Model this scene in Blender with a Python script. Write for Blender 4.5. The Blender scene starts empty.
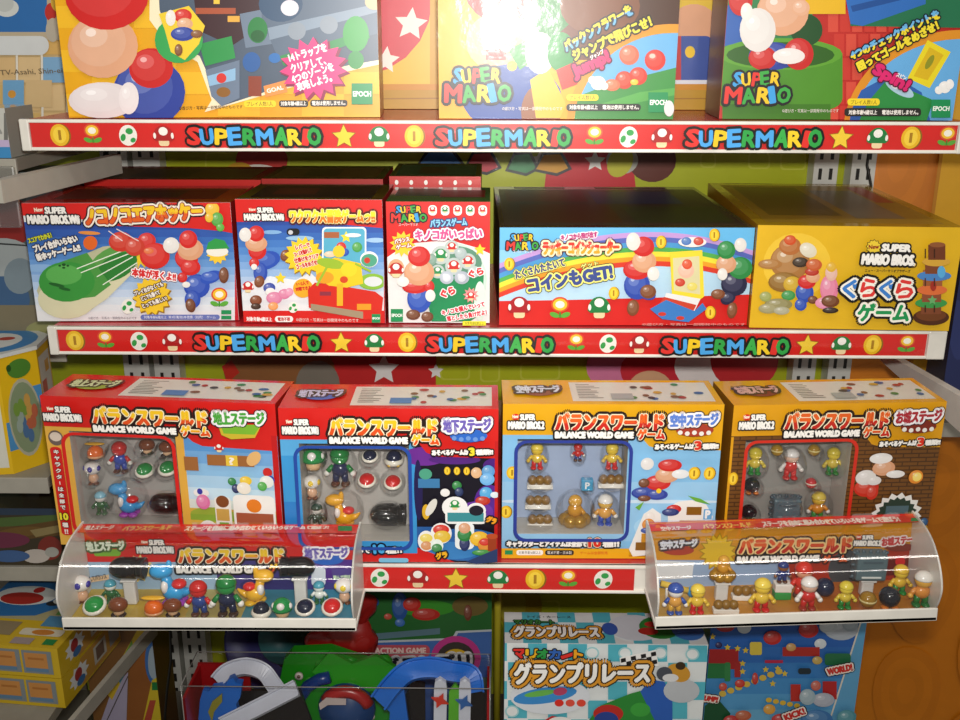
import bpy, bmesh, math, random
from mathutils import Vector, Matrix
random.seed(7)
PI = math.pi
SC = bpy.context.scene
COL = SC.collection

# ------------------------------------------------------------------ camera
F_PX = 992.0
CAM = Vector((-0.005, -0.954, 1.386))
_p, _y, _r = math.radians(17.8545), math.radians(-0.6092), math.radians(0.1208)
FW = Vector((math.sin(_y)*math.cos(_p), math.cos(_y)*math.cos(_p), -math.sin(_p)))
_rt = Vector((math.cos(_y), -math.sin(_y), 0)); _up = _rt.cross(FW)
RT = _rt*math.cos(_r) + _up*math.sin(_r)
UP = -_rt*math.sin(_r) + _up*math.cos(_r)
cd = bpy.data.cameras.new('camera'); cam = bpy.data.objects.new('camera', cd); COL.objects.link(cam)
cd.sensor_fit = 'HORIZONTAL'; cd.sensor_width = 36.0; cd.lens = F_PX/960*36.0
cd.clip_start = 0.02; cd.clip_end = 50
_m = Matrix((RT, UP, -FW)).transposed().to_4x4(); _m.translation = CAM
cam.matrix_world = _m
SC.camera = cam

# ------------------------------------------------------------------ world, lights, exposure
w = bpy.data.worlds.new('world'); SC.world = w; w.use_nodes = True
w.node_tree.nodes['Background'].inputs[0].default_value = (1.0, 0.95, 0.88, 1)
w.node_tree.nodes['Background'].inputs[1].default_value = 0.22
def area(name, loc, target, sx, sy, power, col=(1, 1, 1)):
    l = bpy.data.lights.new(name, 'AREA'); l.shape = 'RECTANGLE'; l.size = sx; l.size_y = sy
    l.energy = power; l.color = col
    o = bpy.data.objects.new(name, l); COL.objects.link(o); o.location = loc
    o.rotation_euler = (Vector(target)-Vector(loc)).to_track_quat('-Z', 'Y').to_euler()
    return o
area('ceiling_fluorescent_light', (-0.1, -0.95, 2.75), (-0.1, -0.95, 0), 2.4, 0.10, 9.5, (1.0, 0.95, 0.87))
area('ceiling_fluorescent_light', (0.1, -2.2, 2.75), (0.1, -2.2, 0), 2.4, 0.10, 13, (1.0, 0.95, 0.87))
fl = area('camera_flash', CAM + UP*0.045 + RT*0.012, CAM + FW + UP*0.22, 0.035, 0.025, 3.3, (1.0, 0.97, 0.92))
fl.data.spread = math.radians(100)
SC.view_settings.view_transform = 'Standard'; SC.view_settings.look = 'None'
SC.view_settings.gamma = 1; SC.view_settings.exposure = 0.0; SC.view_settings.use_curve_mapping = False

def ray(x, y):
    return FW + RT*((x-480)/F_PX) + UP*((360-y)/F_PX)
def at(x, y, Y=None, Z=None, X=None):
    d = ray(x, y)
    t = (Y-CAM.y)/d.y if Y is not None else ((Z-CAM.z)/d.z if Z is not None else (X-CAM.x)/d.x)
    return CAM + d*t

# ------------------------------------------------------------------ materials
def lin(h):
    c = [int(h[i:i+2], 16)/255 for i in (0, 2, 4)]
    return tuple(((v+0.055)/1.055)**2.4 if v > 0.04045 else v/12.92 for v in c)
_MC = {}
def mat(h, rough=0.38, spec=0.5, metal=0.0, bump=0.0, bscale=300.0, var=0.06):
    k = (h, rough, spec, metal, bump, var)
    if k in _MC: return _MC[k]
    m = bpy.data.materials.new('surface_'+h); m.use_nodes = True
    nt = m.node_tree; b = nt.nodes['Principled BSDF']
    b.inputs['Roughness'].default_value = rough
    b.inputs['Specular IOR Level'].default_value = spec
    b.inputs['Metallic'].default_value = metal
    c = lin(h)
    tc = nt.nodes.new('ShaderNodeTexCoord'); no = nt.nodes.new('ShaderNodeTexNoise')
    no.inputs['Scale'].default_value = bscale if bump else 45.0; no.inputs['Detail'].default_value = 3
    nt.links.new(tc.outputs['Object'], no.inputs['Vector'])
    rp = nt.nodes.new('ShaderNodeValToRGB')
    rp.color_ramp.elements[0].position = 0.3; rp.color_ramp.elements[1].position = 0.7
    rp.color_ramp.elements[0].color = tuple(v*(1-var) for v in c)+(1,)
    rp.color_ramp.elements[1].color = tuple(min(1, v*(1+var)) for v in c)+(1,)
    nt.links.new(no.outputs['Fac'], rp.inputs['Fac']); nt.links.new(rp.outputs['Color'], b.inputs['Base Color'])
    if bump:
        bp = nt.nodes.new('ShaderNodeBump'); bp.inputs['Strength'].default_value = bump
        bp.inputs['Distance'].default_value = 0.002
        nt.links.new(no.outputs['Fac'], bp.inputs['Height']); nt.links.new(bp.outputs['Normal'], b.inputs['Normal'])
    _MC[k] = m; return m
def ink(h): return mat(h, 0.36, 0.45, var=0.03)
def plastic(h, rough=0.22): return mat(h, rough, 0.5, var=0.04)
def clear(name, rough=0.04, base=0.03, edge=0.5, tint=(1, 1, 1), bump=0.0, bscale=60.0, gloss=(1, 1, 1)):
    k = ('clear', name)
    if k in _MC: return _MC[k]
    m = bpy.data.materials.new(name); m.use_nodes = True; nt = m.node_tree
    nt.nodes.remove(nt.nodes['Principled BSDF'])
    out = nt.nodes['Material Output']; mx = nt.nodes.new('ShaderNodeMixShader')
    tr = nt.nodes.new('ShaderNodeBsdfTransparent'); tr.inputs[0].default_value = tint+(1,)
    gl = nt.nodes.new('ShaderNodeBsdfGlossy'); gl.inputs['Roughness'].default_value = rough
    gl.inputs[0].default_value = gloss+(1,)
    lw = nt.nodes.new('ShaderNodeLayerWeight'); lw.inputs['Blend'].default_value = 0.35
    mr = nt.nodes.new('ShaderNodeMapRange'); mr.inputs['To Min'].default_value = base; mr.inputs['To Max'].default_value = edge
    nt.links.new(lw.outputs['Facing'], mr.inputs['Value']); nt.links.new(mr.outputs['Result'], mx.inputs['Fac'])
    nt.links.new(tr.outputs[0], mx.inputs[1]); nt.links.new(gl.outputs[0], mx.inputs[2])
    nt.links.new(mx.outputs[0], out.inputs['Surface'])
    if bump:
        tc = nt.nodes.new('ShaderNodeTexCoord'); no = nt.nodes.new('ShaderNodeTexNoise')
        no.inputs['Scale'].default_value = bscale; no.inputs['Detail'].default_value = 4
        bp = nt.nodes.new('ShaderNodeBump'); bp.inputs['Strength'].default_value = bump; bp.inputs['Distance'].default_value = 0.004
        nt.links.new(tc.outputs['Object'], no.inputs['Vector']); nt.links.new(no.outputs['Fac'], bp.inputs['Height'])
        nt.links.new(bp.outputs['Normal'], gl.inputs['Normal']); nt.links.new(bp.outputs['Normal'], lw.inputs['Normal'])
    _MC[k] = m; return m
PANE = clear('clear_window_plastic', 0.06, 0.035, 0.45, bump=0.08, bscale=40)
ACRYL = clear('clear_acrylic', 0.03, 0.02, 0.22, tint=(0.985, 0.985, 0.985))
FILM = clear('shrink_wrap', 0.075, 0.04, 0.2, bump=0.14, bscale=40)
BLIST = clear('blister_plastic', 0.09, 0.035, 0.30, tint=(0.98, 0.98, 0.98))
WHITE = mat('e6e2d8', 0.35, 0.5); GREYM = mat('bdbab2', 0.4, 0.5)

# ------------------------------------------------------------------ objects
def tag(o, label=None, cat=None, group=None, kind=None):
    if label: o['label'] = label
    if cat: o['category'] = cat
    if group: o['group'] = group
    if kind: o['kind'] = kind
    return o
def thing(name, label, cat, loc, rz=0.0, group=None, rx=0.0):
    o = bpy.data.objects.new(name, None); COL.objects.link(o)
    o.location = loc; o.rotation_euler = (rx, 0, rz); o.empty_display_size = 0.01
    return tag(o, label, cat, group)

class MB:
    def __init__(s): s.v = []; s.f = []; s.mi = []; s.sm = []; s.ms = []
    def slot(s, m):
        if m not in s.ms: s.ms.append(m)
        return s.ms.index(m)
    def add(s, vs, fs, m, smooth=False):
        b = len(s.v); s.v.extend(tuple(v) for v in vs); i = s.slot(m)
        for f in fs: s.f.append(tuple(b+k for k in f)); s.mi.append(i); s.sm.append(smooth)
    def rock(s, c, r, m, n=22, k=14, amp=0.35, fr=60.0):
        from mathutils import noise
        b = len(s.v); s.ell(c, r, m, n, k)
        for i in range(b, len(s.v)):
            p = Vector(s.v[i]); d = p-Vector(c); s.v[i] = tuple(Vector(c)+d*(1+amp*noise.noise(p*fr)+amp*0.5*noise.noise(p*fr*2.3)))
        return s
    def box(s, x0, x1, y0, y1, z0, z1, m, skip=()):
        vs = [(x0,y0,z0),(x1,y0,z0),(x1,y1,z0),(x0,y1,z0),(x0,y0,z1),(x1,y0,z1),(x1,y1,z1),(x0,y1,z1)]
        fs = {'bottom':(3,2,1,0),'top':(4,5,6,7),'front':(0,1,5,4),'right':(1,2,6,5),'back':(2,3,7,6),'left':(3,0,4,7)}
        s.add(vs, [f for k, f in fs.items() if k not in skip], m)
        return s
    def rbox(s, x0, x1, y0, y1, z0, z1, r, m, seg=2):
        bm = bmesh.new(); bmesh.ops.create_cube(bm, size=1)
        for v in bm.verts: v.co = Vector(((x0+x1)/2+v.co.x*(x1-x0), (y0+y1)/2+v.co.y*(y1-y0), (z0+z1)/2+v.co.z*(z1-z0)))
        bmesh.ops.bevel(bm, geom=list(bm.edges), offset=r, segments=seg, affect='EDGES', profile=0.5)
        bm.verts.index_update()
        s.add([v.co for v in bm.verts], [[v.index for v in f.verts] for f in bm.faces], m, False); bm.free(); return s
    def ell(s, c, r, m, n=14, k=9, z0=-1.0, z1=1.0, rot=None):
        if not hasattr(r, '__len__'): r = (r, r, r)
        vs = []; a0 = math.asin(z0); a1 = math.asin(z1)
        for j in range(k+1):
            a = a0+(a1-a0)*j/k
            for i in range(n):
                t = 2*PI*i/n; p = Vector((r[0]*math.cos(a)*math.cos(t), r[1]*math.cos(a)*math.sin(t), r[2]*math.sin(a)))
                if rot is not None: p = rot @ p
                vs.append(p+Vector(c))
        fs = [(j*n+i, j*n+(i+1) % n, (j+1)*n+(i+1) % n, (j+1)*n+i) for j in range(k) for i in range(n)]
        fs += [tuple(range(n-1, -1, -1)), tuple(k*n+i for i in range(n))]
        s.add(vs, fs, m, True); return s
    def lathe(s, prof, c, m, n=18, rot=None, sx=1, sy=1):
        vs = []
        for (r, z) in prof:
            for i in range(n):
                t = 2*PI*i/n; p = Vector((r*sx*math.cos(t), r*sy*math.sin(t), z))
                if rot is not None: p = rot @ p
                vs.append(p+Vector(c))
        L = len(prof)
        fs = [(j*n+i, j*n+(i+1) % n, (j+1)*n+(i+1) % n, (j+1)*n+i) for j in range(L-1) for i in range(n)]
        fs += [tuple(range(n-1, -1, -1)), tuple((L-1)*n+i for i in range(n))]
        s.add(vs, fs, m, True); return s
    def tube(s, pts, r, m, n=8):
        pts = [Vector(p) for p in pts]; vs = []; N = len(pts)
        rs = r if hasattr(r, '__len__') else [r]*N
        for i, p in enumerate(pts):
            t = (pts[min(i+1, N-1)]-pts[max(i-1, 0)]).normalized()
            a = t.cross(Vector((0, 0, 1)))
            if a.length < 1e-3: a = Vector((1, 0, 0))
            a.normalize(); b = t.cross(a)
            for k in range(n):
                q = 2*PI*k/n; vs.append(p+(a*math.cos(q)+b*math.sin(q))*rs[i])
        fs = [(i*n+k, i*n+(k+1) % n, (i+1)*n+(k+1) % n, (i+1)*n+k) for i in range(N-1) for k in range(n)]
        fs += [tuple(range(n-1, -1, -1)), tuple((N-1)*n+k for k in range(n))]
        s.add(vs, fs, m, True); return s
    def prism(s, pts, d, m):
        # closed polygon of 3D points pushed along vector d
        n = len(pts); d = Vector(d); P = [Vector(p) for p in pts]
        nn = Vector((0, 0, 0))
        for i in range(n): nn += P[i].cross(P[(i+1) % n])
        if nn.dot(d) < 0: P.reverse()
        vs = P+[p+d for p in P]
        fs = [tuple(range(n-1, -1, -1)), tuple(range(n, 2*n))]+[(i, (i+1) % n, n+(i+1) % n, n+i) for i in range(n)]
        s.add(vs, fs, m); return s
    def build(s, name, parent=None, loc=None):
        me = bpy.data.meshes.new(name); me.from_pydata(s.v, [], s.f)
        for m in s.ms: me.materials.append(m)
        me.polygons.foreach_set('material_index', s.mi); me.polygons.foreach_set('use_smooth', s.sm)
        me.update()
        o = bpy.data.objects.new(name, me); COL.objects.link(o)
        if parent is not None: o.parent = parent
        if loc is not None: o.location = loc
        return o

# ------------------------------------------------------------------ printing on faces
_TC = {}
def glyphs(s, split=False):
    k = (s, split)
    if k in _TC: return _TC[k]
    c = bpy.data.curves.new('lettering', 'FONT'); c.body = s; c.resolution_u = 2
    o = bpy.data.objects.new('lettering', c); COL.objects.link(o)
    me = bpy.data.meshes.new_from_object(o.evaluated_get(bpy.context.evaluated_depsgraph_get()))
    bpy.data.objects.remove(o); bpy.data.curves.remove(c)
    xs = [v.co.x for v in me.vertices]; ys = [v.co.y for v in me.vertices]
    x0, x1, y0, y1 = min(xs), max(xs), min(ys), max(ys)
    bm = bmesh.new(); bm.from_mesh(me); bpy.data.meshes.remove(me)
    if split:
        bmesh.ops.bisect_plane(bm, geom=list(bm.verts)+list(bm.edges)+list(bm.faces), plane_co=(0, y0+(y1-y0)*0.5, 0), plane_no=(0, 1, 0))
    bm.verts.index_update()
    V = [((v.co.x-x0)/(x1-x0), (v.co.y-y0)/max(1e-6, y1-y0)) for v in bm.verts]
    FS = [[v.index for v in f.verts] for f in bm.faces]; bm.free()
    _TC[k] = (V, FS, (x1-x0)/max(1e-6, y1-y0)); return _TC[k]

def clip_poly(p, W, H):
    for ax, lim, sg in ((0, 0, 1), (0, W, -1), (1, 0, 1), (1, H, -1)):
        q = []
        for i in range(len(p)):
            a, b = p[i-1], p[i]; da = (a[ax]-lim)*sg; db = (b[ax]-lim)*sg
            if (da >= 0) != (db >= 0):
                t = da/(da-db); q.append((a[0]+(b[0]-a[0])*t, a[1]+(b[1]-a[1])*t))
            if db >= 0: q.append(b)
        p = q
        if not p: return p
    return p

def clip_box(p, x0, y0, x1, y1):
    q = clip_poly([(a-x0, b-y0) for a, b in p], x1-x0, y1-y0)
    return [(a+x0, b+y0) for a, b in q]

class Art:
    """flat printing on one face: O lower left corner, U right, V up, all in the object's own axes"""
    def __init__(s, mb, O, U, V, W, H, mp, eps=5e-5):
        s.mb = mb; s.O = Vector(O); s.U = Vector(U); s.V = Vector(V); s.N = s.U.cross(s.V).normalized()
        s.W = W; s.H = H; s.mp = mp; s.k = 1; s.eps = eps; s.clip = (W, H); s.hole = None
    def P(s, uv): return s.O+s.U*uv[0]+s.V*uv[1]+s.N*(s.k*s.eps)
    def raw(s, polys, col):
        m = ink(col) if isinstance(col, str) else col
        if s.hole:
            x0, y0, x1, y1 = s.hole; W, H = s.clip; cut = []
            for p in polys:
                cut += [clip_box(p, 0, 0, W, y0), clip_box(p, 0, y1, W, H), clip_box(p, 0, y0, x0, y1), clip_box(p, x1, y0, W, y1)]
            polys = cut
        for p in polys:
            if s.clip: p = clip_poly(p, *s.clip)
            if len(p) < 3: continue
            a = sum(p[i-1][0]*p[i][1]-p[i][0]*p[i-1][1] for i in range(len(p)))
            if a < 0: p = p[::-1]
            s.mb.add([s.P(q) for q in p], [tuple(range(len(p)))], m)
        s.k += 1
    def poly(s, pts, col): s.raw([[s.mp(*p) for p in pts]], col)
    def rect(s, x0, y0, x1, y1, col): s.poly([(x0,y0),(x1,y0),(x1,y1),(x0,y1)], col)
    def ell(s, cx, cy, rx, ry, col, rot=0, n=22):
        c, q = math.cos(math.radians(rot)), math.sin(math.radians(rot)); pts = []
        for i in range(n):
            t = 2*PI*i/n; a, b = rx*math.cos(t), ry*math.sin(t); pts.append((cx+a*c-b*q, cy+a*q+b*c))
        s.poly(pts, col)
    def rrect(s, x0, y0, x1, y1, r, col, ry=None):
        s.poly(rr_pts(x0, y0, x1, y1, r, ry), col)
    def burst(s, cx, cy, ro, ri, n, col, sy=1.0):
        s.poly([(cx+(ro if i % 2 == 0 else ri)*math.cos(PI*i/n+0.1), cy+sy*(ro if i % 2 == 0 else ri)*math.sin(PI*i/n+0.1)) for i in range(2*n)], col)
    def star(s, cx, cy, r, col, asp=1.0, rot=0):
        s.poly([(cx+asp*(r if i % 2 == 0 else r*0.48)*math.sin(PI*i/5+rot), cy-(r if i % 2 == 0 else r*0.48)*math.cos(PI*i/5+rot)) for i in range(10)], col)
    def band(s, f0, f1, t0, t1, n, col):
        ps = []
        for i in range(n):
            a, b = t0+(t1-t0)*i/n, t0+(t1-t0)*(i+1)/n
            ps.append([s.mp(*f0(a)), s.mp(*f0(b)), s.mp(*f1(b)), s.mp(*f1(a))])
        s.raw(ps, col)
    def ring(s, cx, cy, rx0, ry0, rx1, ry1, a0, a1, col, n=24):
        s.band(lambda t: (cx+rx0*math.cos(t), cy+ry0*math.sin(t)), lambda t: (cx+rx1*math.cos(t), cy+ry1*math.sin(t)), math.radians(a0), math.radians(a1), n, col)
    def line(s, x0, y0, x1, y1, wd, col):
        L = math.hypot(x1-x0, y1-y0) or 1; a, b = -(y1-y0)/L*wd/2, (x1-x0)/L*wd/2
        s.poly([(x0+a,y0+b),(x1+a,y1+b),(x1-a,y1-b),(x0-a,y0-b)], col)
    def text(s, st, x0, y0, x1, y1, h, col, out=(), bold=0.0, col2=None, slant=0.0):
        """baseline from (x0,y0) to (x1,y1), letters h high; out = [(colour, width)...] from the outermost in; widths in units of h"""
        p0 = Vector(s.mp(x0, y0)); p1 = Vector(s.mp(x1, y1)); q = Vector(s.mp((x0+x1)/2, (y0+y1)/2)); q2 = Vector(s.mp((x0+x1)/2, (y0+y1)/2-h))
        ex = p1-p0; hh = (q2-q).length; d = ex.normalized(); ey = Vector((-d.y, d.x))*hh + d*hh*slant
        V, FS, asp = glyphs(st, col2 is not None)
        sv = s.clip; s.clip = None
        def put(rad, c, cc2=None, nd=8):
            offs = [(0, 0)] if rad <= 0 else [(rad*hh*math.cos(2*PI*i/nd), rad*hh*math.sin(2*PI*i/nd)) for i in range(nd)]
            groups = {}
            for f in FS:
                cen = sum(V[i][1] for i in f)/len(f)
                groups.setdefault(cc2 if (cc2 and cen < 0.5) else c, []).append(f)
            for cc, fl in groups.items():
                m = ink(cc) if isinstance(cc, str) else cc
                for j, (ox, oy) in enumerate(offs):
                    vs = []; lift = s.N*(j*7e-6)
                    for (a, b) in V:
                        t = p0+ex*a+ey*b; vs.append(s.P((t.x+ox, t.y+oy))+lift)
                    s.mb.add(vs, fl, m)
            s.k += 1+len(offs)*7e-6/s.eps
        for (c, wd) in out: put(wd+bold, c, None, 16 if wd+bold > 0.18 else 10)
        put(bold, col, col2, 6 if bold < 0.15 else 14)
        s.clip = sv
    def letters(s, st, cols, x0, y0, x1, y1, h, out, bold=0.06, jit=0.08):
        wd = [{'I': 0.42, 'M': 1.3, ' ': 0.0}.get(ch, 1.0) for ch in st]; T = sum(wd); x = 0
        sp = []
        for i, ch in enumerate(st):
            a = x/T; b = (x+wd[i])/T; x += wd[i]
            if ch == ' ': continue
            j = jit*h*(1 if i % 2 else -1); hh = h*(1.06 if i % 3 == 0 else 0.97)
            g = (b-a)*0.07
            sp.append((ch, x0+(x1-x0)*(a+g), y0+(y1-y0)*a+j*0.4, x0+(x1-x0)*(b-g), y0+(y1-y0)*b-j*0.4, hh, cols[i]))
        for (ch, a, ya, b, yb, hh, c) in sp:
            s.text(ch, a, ya, b, yb, hh, out, bold=0.23)
        for (ch, a, ya, b, yb, hh, c) in sp:
            s.text(ch, a, ya, b, yb, hh, c, bold=bold)
    # small printed motifs (no faces)
    def mushroom(s, x, y, r, cap, asp=1.0):
        s.rrect(x-r*0.48*asp, y+r*0.05, x+r*0.48*asp, y+r*0.92, r*0.25, 'e8cfa0')
        s.poly([(x+asp*r*math.cos(PI*i/12), y+r*0.25-r*1.2*math.sin(PI*i/12)) for i in range(13)]+[(x-asp*r*0.75, y+r*0.45), (x+asp*r*0.75, y+r*0.45)], cap)
        s.ell(x, y-r*0.42, r*0.42*asp, r*0.38, 'f0ece4'); s.ell(x-r*0.82*asp, y-r*0.02, r*0.13*asp, r*0.27, 'f0ece4'); s.ell(x+r*0.82*asp, y-r*0.02, r*0.13*asp, r*0.27, 'f0ece4')
    def coin(s, x, y, rx, ry):
        s.ell(x+rx*0.18, y, rx, ry, '8a6410'); s.ell(x, y, rx, ry, 'e8b820'); s.ell(x, y, rx*0.7, ry*0.75, 'f4d040'); s.rect(x-rx*0.15, y-ry*0.45, x+rx*0.15, y+ry*0.45, 'a87c14')
    def flower(s, x, y, r):
        s.rect(x-r*0.1, y+r*0.4, x+r*0.1, y+r*1.5, '3a8c28')
        s.ell(x-r*0.6, y+r*1.15, r*0.55, r*0.28, '5aa838', 20); s.ell(x+r*0.6, y+r*1.15, r*0.55, r*0.28, '5aa838', -20)
        s.ell(x, y, r, r*0.85, 'd8502c'); s.ell(x, y, r*0.8, r*0.66, 'f0c030'); s.ell(x, y, r*0.5, r*0.4, 'f4f0e0')
    def egg(s, x, y, r):
        s.ell(x, y, r*0.88, r, 'eeeae0', 12); s.ell(x+r*0.15, y-r*0.4, r*0.36, r*0.3, '2f9a48'); s.ell(x-r*0.5, y+r*0.2, r*0.25, r*0.36, '2f9a48', 20); s.ell(x+r*0.45, y+r*0.45, r*0.28, r*0.22, '2f9a48', -30)
    def blobs(s, *bs):
        for b in bs:
            s.ell(*b)
            if b[2] == 0 or b[3] == 0: continue
            d = (Vector(s.mp(b[0]+b[2], b[1]))-Vector(s.mp(b[0], b[1]))).length
            if d > 0.0030:      # printed ball highlight
                c = b[4]; f = lambda t: ''.join('%02x' % max(0, min(255, int(int(c[i:i+2], 16)*(1-abs(t))+(255*t if t > 0 else 0)))) for i in (0, 2, 4))
                s.ell(b[0]-b[2]*.12, b[1]-b[3]*.14, b[2]*.78, b[3]*.78, f(.10)); s.ell(b[0]-b[2]*.26, b[1]-b[3]*.32, b[2]*.40, b[3]*.36, f(.26)); s.ell(b[0]-b[2]*.34, b[1]-b[3]*.42, b[2]*.15, b[3]*.13, f(.62))
    def epoch(s, x0, y0, x1, y1):
        s.rect(x0, y0, x1, y1, '1c8a50'); h = (y1-y0)
        s.text('EPOCH', x0+(x1-x0)*0.08, y0+h*0.62, x1-(x1-x0)*0.08, y0+h*0.62, h*0.24, 'f0f4ee', bold=0.05)
    def newlogo(s, x0, y0, x1, y1, tail='Wii', c='f2efe8'):
        """two line logo; y0 top, y1 bottom"""
        W, H = x1-x0, y1-y0
        s.ell(x0+W*0.20, y0+H*0.2, W*0.11, H*0.2, 'd02018'); s.text('New', x0+W*0.12, y0+H*0.3, x0+W*0.28, y0+H*0.26, H*0.22, 'f8e8d0', bold=0.05)
        s.text('SUPER', x0+W*0.33, y0+H*0.40, x0+W*0.74, y0+H*0.40, H*0.36, c, [('181418', 0.16)], bold=0.09)
        s.text('MARIO BROS.'+tail, x0, y0+H*0.96, x1, y0+H*0.96, H*0.46, c, [('181418', 0.16)], bold=0.09)
    def smlogo(s, x0, y0, x1, y1):
        H = y1-y0; W = x1-x0
        s.letters('SUPER', ['3a9ad8', 'e8c020', 'd83028', '3a9ad8', 'e8c020'] if False else ['3a9ad8', 'e8c020', 'd83028', '38a040', 'e8c020'], x0+W*0.14, y0+H*0.46, x0+W*0.84, y0+H*0.42, H*0.42, '1a1418')
        s.letters('MARIO', ['d83028', '38a040', 'e8c020', '3a9ad8', '38a040'], x0, y1, x1, y1-H*0.04, H*0.48, '1a1418')

def rr_pts(x0, y0, x1, y1, r, ry=None, n=5):
    ry = r if ry is None else ry; P = []
    for (cx, cy, a) in ((x1-r, y1-ry, 0), (x0+r, y1-ry, 90), (x0+r, y0+ry, 180), (x1-r, y0+ry, 270)):
        for i in range(n+1):
            t = math.radians(a+90*i/n); P.append((cx+r*math.cos(t), cy+ry*math.sin(t)))
    return P

def px_map(O, U, V, loc=(0, 0, 0), rz=0.0, rx=0.0, ry=0.0):
    M = Matrix.Translation(Vector(loc)) @ Matrix.Rotation(rz, 4, 'Z') @ Matrix.Rotation(ry, 4, 'Y') @ Matrix.Rotation(rx, 4, 'X')
    inv = M.inverted(); C = inv @ CAM; R3 = inv.to_3x3(); O = Vector(O); U = Vector(U); V = Vector(V); N = U.cross(V)
    def f(x, y):
        d = R3 @ ray(x, y); t = (O-C).dot(N)/d.dot(N); p = C+d*t-O
        return (p.dot(U), p.dot(V))
    return f
def uv_map(W, H):
    return lambda u, v: (u*W, (1-v)*H)

def carton(name, label, BL, BR, TL, Z0, depth, base, group=None, side=None, top=None, cat='box', Y=None, rx=0.0, yaw=None):
    """a carton standing on Z0: bottom front corners and one top front corner seen in the photograph give place, turn, width, height"""
    if Y is None: a = at(*BL, Z=Z0); b = at(*BR, Z=Z0)
    elif hasattr(Y, '__len__'): a = at(*BL, Y=Y[0]); b = at(*BR, Y=Y[1])
    else: a = at(*BL, Y=Y); b = at(*BR, Y=Y)
    a.z = b.z = Z0
    rz = math.atan2(b.y-a.y, b.x-a.x) if yaw is None else yaw
    W = (b-a).length; t = at(*TL, Y=a.y); H = t.z-Z0
    mid = (a+b)/2
    root = thing(name, label, cat, mid, rz, group, rx)
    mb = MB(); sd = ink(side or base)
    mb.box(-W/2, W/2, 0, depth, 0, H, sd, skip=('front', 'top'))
    mb.add([(-W/2,0,0),(W/2,0,0),(W/2,0,H),(-W/2,0,H)], [(0,1,2,3)], ink(base))
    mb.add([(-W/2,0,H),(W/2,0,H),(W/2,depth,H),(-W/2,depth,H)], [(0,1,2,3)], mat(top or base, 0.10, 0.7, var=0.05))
    O = (-W/2, 0, 0); U = (1, 0, 0); V = (0, 0, 1)
    A = Art(mb, O, U, V, W, H, px_map(O, U, V, mid, rz, rx))
    A.uv = Art(mb, O, U, V, W, H, uv_map(W, H)); A.uv.k = 100
    T = Art(mb, (-W/2, 0, H), (1, 0, 0), (0, 1, 0), W, depth, uv_map(W, depth))
    return root, mb, A, T, W, H
Z4 = 0.46
# ------------------------------------------------------------------ the setting
YB = 0.335
def struct(o): o['kind'] = 'structure'; return o
mb = MB()
mb.box(-0.62, 0.56, YB, YB+0.02, 0.35, 1.75, ink('a9b01c'))
O, U, V = (-0.62, YB, 0.35), (1, 0, 0), (0, 0, 1)
A = Art(mb, O, U, V, 1.18, 1.40, px_map(O, U, V))
LIME2 = 'b9bd3e'
# pale outlined motifs on the lime board
for (x0, y0, x1, y1) in [(205,152,250,172),(262,154,290,172),(700,152,716,168),(748,152,770,169),(780,152,806,170),(440,362,470,380),(480,362,500,382),(520,362,560,380),(520,600,560,618)]:
    for d, c in ((0, LIME2), (1.6, 'a9b01c')): A.rrect(x0+d, y0+d, x1-d, y1-d, 4, c)
# red discs with white stars
A.ell(372, 20, 66, 68, 'c8303c'); A.star(411, 24, 17, 'e6e2da', rot=0.15); A.star(384, 60, 13, 'e6e2da')
A.ell(590, 190, 46, 58, 'c0242c'); A.star(540, 160, 10, 'e6e2da'); A.star(595, 161, 11, 'e6e2da')
A.rect(330, 345, 436, 400, 'c02828'); A.star(384, 369, 16, 'e4e0dc'); A.star(436, 371, 8, 'e4e0dc')
# thick outlined letter-like shapes
for (x, y, c, wd) in [(440,160,'3a78b8',22),(482,162,'b02030',16),(522,163,'2c7c44',14),(552,163,'c89020',16)]:
    A.poly([(x-wd-3,y+8),(x-wd*0.6,y-11),(x+wd*0.6,y-12),(x+wd+4,y+6),(x+wd*0.3,y+13)], '181418'); A.poly([(x-wd,y+6),(x-wd*0.5,y-8),(x+wd*0.5,y-9),(x+wd,y+5),(x+wd*0.3,y+10)], c)
A.ell(652, 160, 24, 22, '5c2414'); A.ell(622, 160, 16, 14, 'a8a89c'); A.ell(620, 162, 12, 16, 'b8b428', 30)
A.ell(262, 160, 26, 20, 'b83028'); A.ell(258, 174, 22, 10, 'd8d0c4'); A.ell(240, 172, 14, 10, 'c09020')
A.ell(280, 372, 56, 34, '8c5c34'); A.ell(318, 384, 22, 24, '7c7468'); A.poly([(222,366),(232,360),(240,372),(228,382)], 'c03020')
A.ell(622, 366, 36, 28, 'd87ca0'); A.ell(660, 370, 40, 26, 'c82c38'); A.ell(704, 366, 30, 24, 'e8e0dc'); A.ell(744, 360, 34, 30, 'c02c30'); A.ell(650, 388, 22, 18, 'd8a880')
A.ell(520, 606, 22, 26, '9c8418'); A.ell(512, 604, 14, 18, 'a89c30')
struct(mb.build('wall_back'))
mb = MB(); mb.box(-1.5, -0.622, YB, YB+0.02, 0.0, 1.75, mat('7c786c', 0.5)); struct(mb.build('wall_left'))
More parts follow.
